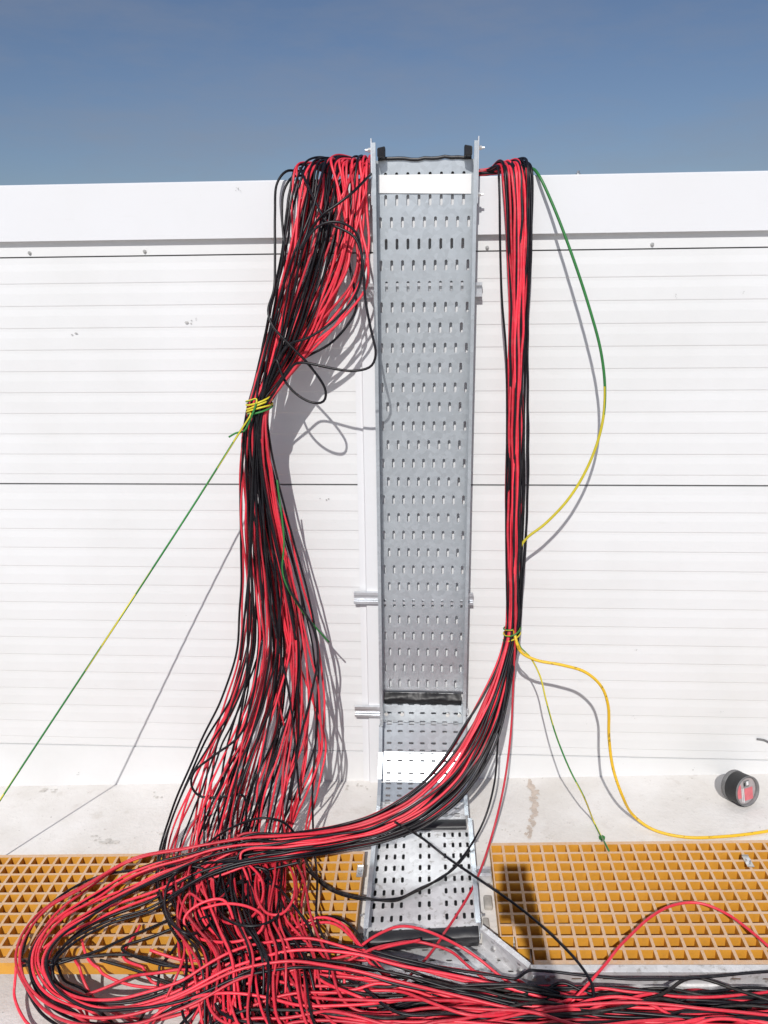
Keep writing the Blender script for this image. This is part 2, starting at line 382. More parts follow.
# black edge strip over the upper end, a little wavy
def edge_strip(pts, w, h, name, mat, parent, seed=1, amp=.002):
    r = random.Random(seed); m = MB(); n = len(pts); vs = []
    for i, p in enumerate(pts):
        p = np.array(p, float); j = r.uniform(-amp, amp)
        for dy, dz in ((-w, -h), (-w, h * .6), (-w * .5, h), (w * .5, h), (w, h * .6), (w, -h)):
            vs.append(p + [0, dy, dz + j])
    m.add(vs, [(i * 6 + a, i * 6 + (a + 1) % 6, (i + 1) * 6 + (a + 1) % 6, (i + 1) * 6 + a) for i in range(n - 1) for a in range(6)] + [tuple(range(6)), tuple(range(6 * n - 1, 6 * n - 7, -1))])
    return m.build(name, mat, parent, smooth=True)
edge_strip([(TX0 + .014 + (TX1 - TX0 - .028) * i / 14, -DP, ztop + .004 + .003 * math.sin(i * .8) * .4) for i in range(15)], .005, .0045, 'edge_strip', M['rubber'], tray, 3)
# tray continues back over the coping
m = MB(); m.box(TX0, TX1, -DP + .001, .40, ztop - .030, ztop - .028); m.build('over_wall_plate', M['galv'], tray)
# paper strip
m = MB(); nx = 12; vs = []
za, zb_ = P(424, 176, DP)[2], P(424, 193.5, DP)[2]
for i in range(nx + 1):
    x = TX0 + .0135 + (TX1 - TX0 - .027) * i / nx; tl = .006 * (i / nx - .5)
    vs += [(x, -DP - .003 - .0012 * math.sin(i * 1.7), za + .004 - tl * .2), (x, -DP - .0035 - .0012 * math.cos(i * 1.3), zb_ - tl)]
m.add(vs, [(2 * i, 2 * i + 1, 2 * i + 3, 2 * i + 2) for i in range(nx)]); ps = m.build('paper_strip', M['paper'], tray, smooth=True); ps['label'] = 'white paper strip across the top of the tray'
# crumpled black film over the lower end
m = MB(); nx, nz = 60, 8; vs = []
zA, zB = P(424, 694.5, .05)[2], P(424, 706, .05)[2]
r_ = random.Random(5)
for i in range(nx + 1):
    for j in range(nz + 1):
        t = j / nz
        bow = math.sin(math.pi * t)
        vs.append((TX0 + .014 + (TX1 - TX0 - .028) * i / nx, -.040 - .016 * bow + r_.uniform(-.0007, .0007) + .0012 * math.sin(i * .21 + j * 1.3) + .0005 * math.sin(i * .8 - j * .7), zA + (zB - zA) * t + r_.uniform(-.0005, .0005)))
m.add(vs, [(i * (nz + 1) + j, (i + 1) * (nz + 1) + j, (i + 1) * (nz + 1) + j + 1, i * (nz + 1) + j + 1) for i in range(nx) for j in range(nz)])
m.build('end_wrap', M['film'], tray, smooth=True)
for x in (TX0 + .02, TX0 + .075, TX1 - .06, TX1 - .02):              # bolts on the joint
    z = P(424, 714.5, .04)[2]; m = MB(); m.cyl((x, -.0385, z), (x, -.043, z), .0075, .007, 12); m.build('bolt', M['zinc'], tray)

# ------------------------------------------------------------------ segmented bend at the foot of the wall
bend = thing('tray_bend', 'segmented galvanised tray bend turning from wall to ledge in folded facets', 'tray bend', (TC, -.2, .03))
prof = [(-0.0385, 0.330), (-0.035, 0.251), (-0.069, 0.158), (-0.133, 0.081), (-0.192, 0.047), (-0.241, 0.034), (-0.298, 0.032)]
nrow = [1, 2, 2, 2, 1, 1]
for i in range(6):
    p0 = np.array(prof[i]); p1 = np.array(prof[i + 1]); L = np.linalg.norm(p1 - p0); t = (p1 - p0) / L; nn = np.array([t[1], -t[0]])
    if nn[0] > 0 and i < 5: nn = -nn
    nn = np.array([-abs(t[1]), abs(t[0])])
    g = 0.0012; sl = lambda y: SL * min(1, max(0, -y / .3))
    def f(u, v, n, p0=p0, t=t, nn=nn):
        q = p0 + t * v + nn * n; return (u, q[0], q[1] + sl(q[0]) * u * .8)
    k = nrow[i]; rw = []; a0, a1 = g, L - g
    e = .008
    dash = [TX0 + .03 + j * .0385 for j in range(7)]
    rw.append((a0, a0 + e, [c for c in dash], .019, .005))
    st_ = (a1 - e - a0 - e) / k
    for j in range(k): rw.append((a0 + e + j * st_, a0 + e + (j + 1) * st_, dash, .017, .0075))
    rw.append((a1 - e, a1, dash, .019, .005))
    m = MB(); perforated(m, f, rw, TX0 + .003, TX1 - .003); m.build('facet', M['galv' if i < 4 else 'galv_dusty'], bend)
    if i:
        for x, s in ((TX0 - .0035, 1), (TX1 + .0035, -1)):
            m = MB(); q = [f(x, .003, 0), f(x, L - .003, 0), f(x, L - .006, .040), f(x, .006, .040)]
            m.hexa(q, None, (s * .002, 0, 0)); q2 = [f(x, .006, .0405), f(x, L - .006, .0405), f(x + s * .012, L - .006, .0405), f(x + s * .012, .006, .0405)]
            m.hexa(q2, None, tuple(np.array([0, nn[0], nn[1]]) * .002)); m.build('side_flange', M['galv'], bend)
def band(xa, xb, ya, yb, h0, h1, name, parent, mat=M['rubber'], bow=.010, n=16, amp=.001, seed=2):
    r = random.Random(seed); m = MB(); vs = []
    for i in range(n + 1):
        t = i / n; x = xa + (xb - xa) * t; y = ya + (yb - ya) * t
        for j in range(7):
            s_ = j / 6; vs.append((x, y - bow * math.sin(math.pi * (s_ * .75 + .25)) + r.uniform(-amp, amp) + .006, h1 + (h0 - h1) * s_ + SL * x))
        vs.append((x, y + .03, h1 + .002 + SL * x))
    w = 8
    order = lambda i: [i * w + 7] + [i * w + j for j in range(7)]
    fs = [(order(i)[j], order(i + 1)[j], order(i + 1)[j + 1], order(i)[j + 1]) for i in range(n) for j in range(7)]
    m.add(vs, fs); return m.build(name, mat, parent, smooth=True)
band(TX0 + .006, TX1 - .004, -.298, -.298, -.002, .0345, 'edge_strip', bend)

# ------------------------------------------------------------------ flat tray length on the ledge
flat = thing('cable_tray', 'flat dusty galvanised tray length lying on the ledge between the gratings', 'cable tray', (0, -.5, 0))
FX0, FX1 = -0.164, 0.150
Y0 = -0.300; Y1 = lambda x: -0.722 + .06 * (x - FX1)
cols = [FX0 + (c / 315.) * (FX1 - FX0) for c in (16, 49, 82, 116, 184, 217, 240, 267, 292)]
cols = [FX0 + v for v in (.020, .046, .072, .098, .150, .177, .226, .252, .2745, .297)]
def ff(u, v, n):
    y = Y0 + (Y1(u) - Y0) * v; return (u, y, .023 + n + SL * u)
nr = 9
rw = [(i / nr, (i + 1) / nr, cols, .0085, .56 / nr) for i in range(nr)]
def perf_flat():
    m = MB(); rows2 = []
    perforated(m, lambda u, v, n: ff(u, v, n), [(a, b, c, w, h) for a, b, c, w, h in rw], FX0, FX1); return m
# slot ring corner radius works in mixed units, so build in metres along y
def ff2(u, v, n):
    t = v / .423; return ff(u, t, n)
m = MB(); perforated(m, ff2, [(i * .047, (i + 1) * .047, cols, .0085, .023) for i in range(9)], FX0, FX1); m.build('tray_bottom', M['galv_dusty'], flat)
m = MB(); m.hexa([ff(FX0 + .004, .0, -.010), ff(FX1 - .004, .0, -.010), ff(FX1 - .004, .995, -.010), ff(FX0 + .004, .995, -.010)], None, (0, 0, -.010)); m.build('slot_dark_slab', M['rubber'], flat)  # black slab added to make the slots look dark, standing in for cables
for x, s in ((FX0, 1), (FX1, -1)):
    m = MB(); ye = Y1(x)
    q = [ff(x, 0, -.018), ff(x, 1, -.018), ff(x, 1, .040), ff(x, 0, .040)]; m.hexa(q, None, (s * .002, 0, 0))
    q = [ff(x, 0, 0.0405), ff(x, 1, 0.0405), ff(x + s * .013, 1, 0.0405), ff(x + s * .013, 0, 0.0405)]; m.hexa(q, None, (0, 0, .002))
    m.build('side_flange', M['galv'], flat)
    for yy in (-.36, -.66):
        m = MB(); m.cyl((x - s * .001, yy, .03 + SL * x), (x - s * .008, yy, .03 + SL * x), .0065, .006, 6); m.cyl((x - s * .008, yy, .03 + SL * x), (x - s * .016, yy, .03 + SL * x), .003, .003, 8); m.build('bolt', M['zinc'], flat)
band(FX0 + .012, FX1 - .004, Y1(FX0) - .004, Y1(FX1) - .004, -.014, .027, 'edge_strip', flat, bow=.010, seed=9, amp=.002)

# ------------------------------------------------------------------ main tray below: tee fitting and run to the right
main = thing('tray_junction', 'low galvanised tray junction and run to the right under the heaped cables', 'cable tray', (.3, -1.0, -.05))
HF, HR = -.018, .042
rows3 = []
for i in range(14):
    v0 = -.712 - i * .034
    rows3.append((v0 - .034, v0, [FX0 + .03 + (i % 2) * .02 + j * .045 for j in range(38)], .016, .006))
m = MB(); perforated(m, lambda u, v, n: (u, v, HF + n + SL * u), rows3, FX0 - .002, 1.60); m.build('tray_bottom', M['galv_dusty'], main)
def rail(pa, pb, h0, h1, lipdir, lip, nslots, mat, name='side_rail'):
    pa = np.array(pa, float); pb = np.array(pb, float); L = np.linalg.norm(pb - pa); t = (pb - pa) / L
    nd = np.array(lipdir, float); m = MB()
    def g(u, v, n): q = pa + t * u + nd * n; return (q[0], q[1], v + SL * q[0])
    hm = (h0 + h1) / 2
    cs_ = [L * (j + .5) / nslots for j in range(nslots)]
    perforated(m, g, [(h0, h0 + .026, [], 0, 0), (h0 + .026, h0 + .040, cs_, .022, .006), (h0 + .040, h0 + .054, [c + .03 for c in cs_[:-1]], .022, .006), (h0 + .054, h1, [], 0, 0)], 0, L)
    q = [g(0, h1, -.002), g(L, h1, -.002), g(L, h1, lip), g(0, h1, lip)]
    m.hexa([np.array(p) + [0, 0, .0003] for p in q], None, (0, 0, .002))
    q = [g(0, h1 - .010, lip - .001), g(L, h1 - .010, lip - .001), g(L, h1, lip - .001), g(0, h1, lip - .001)]
    m.hexa(q, None, tuple(nd.tolist() + [0]) if len(nd) == 2 else tuple(nd * .0015)); 
    return m.build(name, mat, main)
def rail3(pa, pb, h0, h1, nd, lip, ns, name='side_rail', mat=None):
    nd = np.array([nd[0], nd[1]], float); nd /= np.linalg.norm(nd)
    pa = np.array(pa[:2], float); pb = np.array(pb[:2], float); L = np.linalg.norm(pb - pa); t = (pb - pa) / L; m = MB()
    def g(u, v, n): q = pa + t * u + nd * n; return np.array([q[0], q[1], v + SL * q[0]])
    c1 = [L * (j + .5) / ns for j in range(ns)]
    perforated(m, g, [(h0, h0 + .012, [], 0, 0), (h0 + .012, h0 + .026, c1, .026, .006), (h0 + .026, h0 + .042, [c + .03 for c in c1[:-1]], .020, .006), (h0 + .042, h1, [], 0, 0)], 0, L)
    m.hexa([g(0, h1 + .0004, -.002), g(L, h1 + .0004, -.002), g(L, h1 + .0004, lip), g(0, h1 + .0004, lip)], None, (0, 0, .002))
    m.hexa([g(0, h1 - .008, lip), g(L, h1 - .008, lip), g(L, h1 + .0022, lip), g(0, h1 + .0022, lip)], None, tuple((np.array([nd[0], nd[1], 0]) * .002).tolist()))
    return m.build(name, mat or M['galv_dusty'], main)
CR = (.268, -.838)
rail3((FX1 + .006, -.715), CR, HF, .047, (-.5, -.8), .012, 0, 'corner_gusset')
rail3(CR, (1.6, -.838), HF, HR, (0, -1), .018, 17)
rail3((FX0, -.724), (FX0, -1.20), HF, .006, (1, 0), .013, 7)
rail3((FX0, -1.20), (1.6, -1.20), HF, HR, (0, 1), .016, 20)
for t in (.25, .8):
    for dz in (.002, .030):
        x = FX1 + .006 + (CR[0] - FX1 - .006) * t; y = -.715 + (-.123) * t
        m = MB(); nd = np.array([-.53, -.85, 0]); p = np.array([x, y, dz + SL * x]); m.cyl(p, p + nd * .006, .0075, .0065, 12); m.build('bolt', M['zinc'], main)
# splice plate between gusset and run
m = MB(); m.box(.262, .330, -.8425, -.8405, -.012 + SL * .29, .030 + SL * .29); m.build('splice_plate', M['galv_strut'], main)
for x in (.278, .312):
    m = MB(); m.cyl((x, -.842, .010 + SL * x), (x, -.849, .010 + SL * x), .007, .006, 12); m.build('bolt', M['zinc'], main)

# bracket between flat tray and right grating
m = MB()
c0 = G(478, 875, .02); zc = .012 + SL * .17
m.box(.153, .196, c0[1] - .020, c0[1] - .008, zc, zc + .022); m.box(.153, .196, c0[1] + .008, c0[1] + .020, zc, zc + .022); m.box(.153, .196, c0[1] - .020, c0[1] + .020, zc - .003, zc)
tag(m.build('strut_bracket', M['galv_strut']), 'stub of galvanised strut on the ledge between flat tray and right grating', 'bracket')
for i, (px, py, s) in enumerate(((488, 905, .022), (486, 925, .016))):
    c = G(px, py, 0); m = MB(); q = .5 + i * .3
    m.box(c[0] - s * .55, c[0] + s * .55, c[1] - s, c[1] + s, c[2], c[2] + s * .7)
    tag(m.build('mortar_block', M['concrete'], bevel=.004), ['larger pale mortar block beside the right grating edge', 'smaller pale mortar block in front of the larger one'][i], 'rubble', 'mortar blocks beside the grating')

# ------------------------------------------------------------------ gratings
def grating(x0, ncols, y_far, nrows, label, sgn):
    c = .0390; h0, h1 = .002, .040; mtop, mbot = .0040, .0028
    m = MB(); edge = .010
    def pt(x, y, h): return (x, y, h + SL * x)
    dirn = 1 if sgn > 0 else -1
    for i in range(ncols):
        xa = x0 + dirn * i * c; xb = xa + dirn * c
        xa, xb = min(xa, xb), max(xa, xb)
        for j in range(nrows):
            if sgn > 0 and i + j - (nrows - 1) <= 0 and i < 2 and j >= nrows - 2 and i <= (1 if j == nrows - 1 else 0): continue
            if sgn > 0 and i == 1 and j == nrows - 1: continue
            yb = y_far - j * c; ya = yb - c
            O = [(xa, ya), (xb, ya), (xb, yb), (xa, yb)]
            I = [(xa + mtop, ya + mtop), (xb - mtop, ya + mtop), (xb - mtop, yb - mtop), (xa + mtop, yb - mtop)]
            J = [(xa + mbot, ya + mbot), (xb - mbot, ya + mbot), (xb - mbot, yb - mbot), (xa + mbot, yb - mbot)]
            ch = .0010
            I2 = [(x + (1 if k in (0, 3) else -1) * -0.0, y) for k, (x, y) in enumerate(I)]
            vs = [pt(x, y, h1) for x, y in O] + [pt(x, y, h1) for x, y in I] + [pt(x, y, h0) for x, y in J]
            m.add(vs, [(0, 1, 5, 4), (1, 2, 6, 5), (2, 3, 7, 6), (3, 0, 4, 7)], 1)
            m.add(vs, [(4, 5, 9, 8), (5, 6, 10, 9), (6, 7, 11, 10), (7, 4, 8, 11)], 0)
    xs = sorted((x0, x0 + dirn * ncols * c)); yn = y_far - nrows * c
    for a, b, cc, d in ((xs[0], xs[1], y_far, y_far + .008), (xs[0] + (2 * c if sgn > 0 else 0), xs[1], yn - .012, yn), ):
        vs = [pt(a, cc, h1), pt(b, cc, h1), pt(b, d, h1), pt(a, d, h1)]; m.add(vs, [(0, 1, 2, 3)], 1)
        e = cc if cc < y_far - .1 else d
        m.add([pt(a, e, h0), pt(b, e, h0), pt(b, e, h1), pt(a, e, h1)], [(0, 1, 2, 3)], 0)
    for x in xs:
        ye = yn + 2 * c if (sgn > 0 and x == xs[0]) else yn - .012
        m.add([pt(x, ye, h0), pt(x, y_far + .008, h0), pt(x, y_far + .008, h1), pt(x, ye, h1)], [(0, 1, 2, 3)], 0)
    o = m.build('floor_grating', [M['grp'], M['grp_top']]); tag(o, label, 'grating', 'orange walkway gratings'); return o
YR, YL = -.393, -.424
grating(.2005, 42, YR, 11, 'orange walkway grating right of the tray, mostly bare, with square openings', 1)
grating(-.186, 42, YL, 10, 'orange walkway grating left of the tray, half buried under the cable tangle', -1)
def clip(px, py, label):
    c = G(px, py, .041); root = thing('grating_clip', label, 'clip', tuple(c), 'metal clips on the gratings')
    m = MB(); m.box(c[0] - .010, c[0] + .010, c[1] - .022, c[1] + .022, c[2], c[2] + .003); m.box(c[0] - .010, c[0] + .010, c[1] + .0222, c[1] + .0245, c[2] - .02, c[2] + .006); m.build('saddle', M['zinc'], root, bevel=.001)
    m = MB(); m.cyl((c[0], c[1], c[2] + .003), (c[0], c[1], c[2] + .010), .0075, .007, 6); m.build('bolt', M['galv_strut'], root)
clip(748, 862, 'small metal clip bolted on the right grating')
clip(360, 872, 'small metal clip bolted on the left grating, next to the flat tray')

# ------------------------------------------------------------------ black tin on the ledge
tc = G(737, 806, .0)
tin = thing('plastic_tub', 'small black round tub tipped on its side on the ledge by the wall', 'tub', tuple(tc))
ax = np.array([.42, -.88, .24]); ax /= np.linalg.norm(ax); R_ = .050; L_ = .072
ctr = np.array(tc) + [.014, .024, R_ + .002]
e1 = np.cross(ax, [0, 0, 1]); e1 /= np.linalg.norm(e1); e2 = np.cross(e1, ax)
def ringv(r, t, n=40): return [ctr + ax * t + r * (math.cos(2 * math.pi * k / n) * e1 + math.sin(2 * math.pi * k / n) * e2) for k in range(n)]
def lathe(prof, mi=0, n=40):
    m = MB(); vs = []
    for r, t in prof: vs += ringv(r, t, n)
    m.add(vs, [(i * n + k, i * n + (k + 1) % n, (i + 1) * n + (k + 1) % n, (i + 1) * n + k) for i in range(len(prof) - 1) for k in range(n)], mi); return m
lathe([(.001, -.030), (R_ * .95, -.030), (R_, -.027), (R_, .026), (R_ * .985, .028)]).build('shell', M['tin_black'], tin, smooth=False)
lathe([(.001, -.0345), (R_ * 1.0, -.034), (R_ * 1.03, -.031), (R_ * 1.03, -.020), (R_ * 1.005, -.018)]).build('lid', M['tin_grey'], tin, smooth=True)
lathe([(R_ * .99, .028), (R_ * 1.01, .031), (R_ * .93, .033), (R_ * .90, .020)]).build('rim', M['tin_grey'], tin, smooth=True)
m = MB(); vs = [ctr + ax * .019] + ringv(R_ * .92, .019); m.add(vs, [(0, k + 1, (k + 1) % 40 + 1) for k in range(40)]); face = m.build('label_disc', simple('grey_label', (.36, .33, .33), .5, 0, .15, 60), tin)
def on_face(x0, x1, y0, y1, mat, name, dz=.0012):
    m = MB(); m.hexa([ctr + ax * .0195 + e1 * a * R_ + e2 * b * R_ for a, b in ((x0, y0), (x1, y0), (x1, y1), (x0, y1))], None, tuple(ax * dz)); m.build(name, mat, face)
on_face(-.62, .08, -.70, .10, M['tin_red'], 'red_panel'); on_face(.36, .76, -.46, .42, M['tin_red'], 'red_panel')
on_face(.12, .17, -.80, .15, M['tin_white'], 'white_stripe'); on_face(.25, .30, -.75, .15, M['tin_white'], 'white_stripe')
on_face(-.35, .10, .18, .62, M['tin_grey'], 'grey_panel'); on_face(-.30, -.12, .30, .55, M['tin_white'], 'white_panel', .002); on_face(.0, .1, .28, .5, M['tin_black'], 'black_panel', .002)

# ------------------------------------------------------------------ cables
RAD = .0037
def floor_h(p):
    x, y = p[0], p[1]
    b = SL * x
    if y > -.300 and TX0 - .02 < x < TX1 + .02:                       # bend facets
        ys = [q[0] for q in prof][::-1]; zs = [q[1] for q in prof][::-1]
        return float(np.interp(y, ys, zs)) + .004
    if y < -.845: return (-.014 if x > FX0 else -.055) + b
    if FX0 < x < FX1:
        return (.026 + b) if y > -.725 else -.014 + b
    if y < -.69 and FX1 <= x < .27: return -.014 + b
    if y < -.38 and (x < -.183 or x > .198): return .041 + b
    return b
def settle(pts, r):
    rz = (pts[:, 0] > .25) & (pts[:, 1] > -.93)
    crosses = bool(((pts[:, 0] > .30) & (pts[:, 1] > -.76)).any())
    for i in np.nonzero(rz)[0]:                                          # tray side rail: stay inside it or go over its lip
        p = pts[i]; top = .047 + SL * p[0] + r
        if not crosses and p[1] > -.870 and p[2] < top + .02: p[1] = -.870 + .25 * max(0, min(.05, p[1] + .870))
        elif crosses and p[1] > -.93 and p[1] < -.81:
            w = 1 - min(1, max(0, (-.862 - p[1]) / .07)); p[2] = max(p[2], top * w + (1 - w) * p[2])
    for it in range(3):
        for i, p in enumerate(pts):
            lo = floor_h(p) + r
            if p[2] < lo: p[2] = lo
            if p[2] < ZT + .004 + r:
                ym = -(.022 + r) if p[2] > ZC - .02 else -(.010 + r)
                inside = TX0 < p[0] < TX1 and p[2] > .25
                if p[1] > ym:
                    if p[2] > ZT - .03: p[2] = ZT + .004 + r
                    else: p[1] = ym
                if inside and p[1] > -.088 - r and p[2] < 2.0: p[1] = -.088 - r
        if it < 2:
            q = pts.copy(); pts[1:-1] = (q[:-2] + 2 * q[1:-1] + q[2:]) / 4
    return pts
def spline(ctrl, ds=.010):
    c = np.array(ctrl, float); c = np.vstack([2 * c[0] - c[1], c, 2 * c[-1] - c[-2]]); out = []
    for i in range(1, len(c) - 2):
        p0, p1, p2, p3 = c[i - 1], c[i], c[i + 1], c[i + 2]
        t0 = 0.; t1 = t0 + max(1e-4, np.linalg.norm(p1 - p0)) ** .5; t2 = t1 + max(1e-4, np.linalg.norm(p2 - p1)) ** .5; t3 = t2 + max(1e-4, np.linalg.norm(p3 - p2)) ** .5
        n = max(2, int(np.linalg.norm(p2 - p1) / ds))
        t = np.linspace(t1, t2, n, endpoint=False)[:, None]
        A1 = (t1 - t) / (t1 - t0) * p0 + (t - t0) / (t1 - t0) * p1; A2 = (t2 - t) / (t2 - t1) * p1 + (t - t1) / (t2 - t1) * p2; A3 = (t3 - t) / (t3 - t2) * p2 + (t - t2) / (t3 - t2) * p3
        B1 = (t2 - t) / (t2 - t0) * A1 + (t - t0) / (t2 - t0) * A2; B2 = (t3 - t) / (t3 - t1) * A2 + (t - t1) / (t3 - t1) * A3
        out.append((t2 - t) / (t2 - t1) * B1 + (t - t1) / (t2 - t1) * B2)
    return np.vstack(out + [c[-2][None]])
def tube(name, ctrl, r, mats, label, cat, group=None, ns=8, twist=0.0, do_settle=True, ds=.010, face_mat=None, wav=.0):
    pts = spline(ctrl, ds)
    if wav:
        s0 = np.concatenate([[0], np.cumsum(np.linalg.norm(np.diff(pts, axis=0), axis=1))])
        env = np.clip(np.minimum(s0, s0[-1] - s0) / .15, 0, 1)
        for lam, am in ((random.uniform(.09, .16), .35), (random.uniform(.22, .40), 1.0)):
            v1 = rng.normal(0, 1, 3); v2 = rng.normal(0, 1, 3)
            pts = pts + (env * wav * am)[:, None] * (np.sin(s0 / lam * 6.28 + random.uniform(0, 6))[:, None] * v1 + np.cos(s0 / (lam * 1.37) * 6.28)[:, None] * v2) * .6
    if do_settle: pts = settle(pts, r)
    d = np.gradient(pts, axis=0); d /= np.maximum(1e-9, np.linalg.norm(d, axis=1))[:, None]
    u = np.cross(d[0], [.3, .2, .9]); u /= np.linalg.norm(u); U = []
    for k in range(len(pts)):
        u = u - d[k] * (u @ d[k]); u /= np.linalg.norm(u); U.append(u)
    U = np.array(U); Wv = np.cross(d, U)
    s = np.concatenate([[0], np.cumsum(np.linalg.norm(np.diff(pts, axis=0), axis=1))])
    n = len(pts); V = np.empty((n, ns, 3))
    for k in range(ns):
        a = 2 * math.pi * k / ns + twist * s
        V[:, k] = pts + r * (np.cos(a)[:, None] * U + np.sin(a)[:, None] * Wv)
    i = np.arange(n - 1)[:, None]; k = np.arange(ns)[None, :]; k2 = (k + 1) % ns
    fc = np.stack([i * ns + k, i * ns + k2, (i + 1) * ns + k2, (i + 1) * ns + k], -1).reshape(-1, 4)
    faces = fc.tolist() + [list(range(ns))[::-1], list(range((n - 1) * ns, n * ns))]
    me = bpy.data.meshes.new(name); me.from_pydata(V.reshape(-1, 3).tolist(), [], faces)
    mats = mats if isinstance(mats, (list, tuple)) else [mats]
    for mt in mats: me.materials.append(mt)
    me.polygons.foreach_set('use_smooth', [True] * len(faces))
    if face_mat:
        me.polygons.foreach_set('material_index', [face_mat(j // ns, j % ns, s[min(j // ns, n - 1)]) for j in range(len(faces))])
    me.update(); o = bpy.data.objects.new(name, me); COL.objects.link(o)
    return tag(o, label, cat, group)

def smooth_noise(n, amp, w=4):
    v = rng.normal(0, 1, n + 2 * w); k = np.hanning(2 * w + 3)[1:-1]; k = k / math.sqrt((k ** 2).sum())
    return np.convolve(v, k, 'valid')[:n] * amp
class Bundle:
    """stations: (px, py, half_width_px, mode, depth_or_height, half_thickness_m)"""
    def __init__(s, st):
        s.st = st; c = np.array([(q[0], q[1]) for q in st], float)
        t = np.gradient(c, axis=0); t /= np.linalg.norm(t, axis=1)[:, None]; s.c = c; s.n = np.stack([-t[:, 1], t[:, 0]], 1)
        s.n[s.n[:, 0] * 0 + 1 > 2] *= -1
    def pt(s, k, a, b):
        px, py, w, mode, v, hd = s.st[k]; q = s.c[k] + s.n[k] * a * w
        return P(q[0], q[1], v + b * hd) if mode == 'd' else G(q[0], q[1], v + (b + 1) * hd)
def disk(i, n):
    r = math.sqrt((i + .5) / n); a = i * 2.39996; return r * math.cos(a), r * math.sin(a)

# ---- left bundle --------------------------------------------------------------
LST = [(333, 166, 36, 'd', .035, .012), (326, 200, 37, 'd', .080, .045), (316, 250, 35, 'd', .110, .055), (302, 300, 31, 'd', .122, .050), (285, 350, 24, 'd', .138, .040),
       (270, 382, 15, 'd', .152, .030), (259, 407, 10.5, 'd', .170, .028), (256, 440, 13, 'd', .172, .032), (259, 480, 18, 'd', .166, .034), (266, 540, 26, 'd', .168, .038),
       (274, 600, 34, 'd', .178, .042), (277, 650, 41, 'd', .198, .048), (272, 700, 52, 'd', .232, .055), (262, 745, 64, 'd', .275, .06), (250, 790, 68, 'd', .335, .06), (238, 838, 72, 'd', .385, .045),
       (236, 880, 78, 'h', .046, .024), (240, 920, 74, 'h', .046, .028), (258, 958, 72, 'h', .046, .028)]
LB = Bundle(LST)
for k in range(len(LST) - 3): LB.n[k] = (1, 0) if LB.n[k][0] > 0 or True else LB.n[k]
LB.n[:] = (1, 0)
NL = 60
order = list(range(NL)); random.shuffle(order)
left_lab = {'red': 'red cable among the many strands of the big left bundle with yellow-green tie',
            'black': 'black cable among the many strands of the big left bundle with yellow-green tie'}
def pick(i, frac=.50): return 'red' if random.random() < frac else 'black'
def cmat(c, dusty=False):
    if c == 'red': return M['red'] if random.random() < .75 else M['red_deep']
    return M['black_dusty'] if dusty and random.random() < .6 else M['black']
def crest(x, z, spread):
    """points from the tray mouth behind the coping to the front edge of the coping"""
    h = random.uniform(.012, .060); y0 = random.uniform(.05, .13)
    xt = TX0 - .01
    f = random.uniform(.25, .75)
    return [np.array([xt + random.uniform(0, .05), y0 + .06, ZT + .03 + random.uniform(0, .02)]), np.array([xt + (x - xt) * f * .6, y0, ZT + .02 + h * .7]),
            np.array([x + (xt - x) * .18, .035, ZT + .012 + h])]
def tail_right(p, c):
    """from the tangle on the floor into the main tray and out of the picture on the right"""
    yv = random.uniform(-.89, -1.12); hv = random.uniform(-.012, .018) + (.015 if yv < -.96 else 0); up = random.uniform(-.03, .03)
    x0 = p[0]
    out = [np.array([x0 + random.uniform(.03, .12), -.93 - random.uniform(0, .12), .02 + up + SL * x0])]
    for x in (.12, .38, .68, .98, 1.30):
        yv2 = np.clip(yv + random.uniform(-.03, .03), -1.14, -.875); out.append(np.array([x + random.uniform(-.04, .04), yv2, hv + random.uniform(-.012, .022) + SL * x]))
    return out
def tail_down(p):
    a = random.uniform(-.25, .42)
    out = []; q = np.array(p, float)
    for k in range(4):
        q = q + np.array([a * .16 + random.uniform(-.03, .03), -.13, 0]); out.append(np.array([q[0], q[1], random.uniform(-.045, -.005) + SL * q[0]]))
    return out
for i in range(NL):
    a0, b0 = disk(i, NL); c = pick(i)
    na = smooth_noise(len(LST), .30, 3); nb = smooth_noise(len(LST), .3, 3)
    pts = []
    for k in range(len(LST)):
        tight = 1.0 if 5 <= k <= 8 else (0.7 if k > 8 else 1.0)
        a = a0 + na[k] * tight * (1.0 if k != 6 else .3); b = b0 + nb[k] * (1.0 if k != 6 else .3)
        r = math.hypot(a, b)
        if r > 1.05: a, b = a / r * 1.05, b / r * 1.05
        if k < 3: a = np.clip(a * 1.05 + .02 * k, -1, 1)
        pts.append(LB.pt(k, a, b))
    pts = crest(pts[0][0], 0, 1) + pts
    pts += tail_right(pts[-1], c) if random.random() < .55 else tail_down(pts[-1])
    tube(c + '_cable', pts, RAD * random.uniform(.86, .98), cmat(c), left_lab[c], 'cable', c + ' cables in the left bundle', wav=.0018)
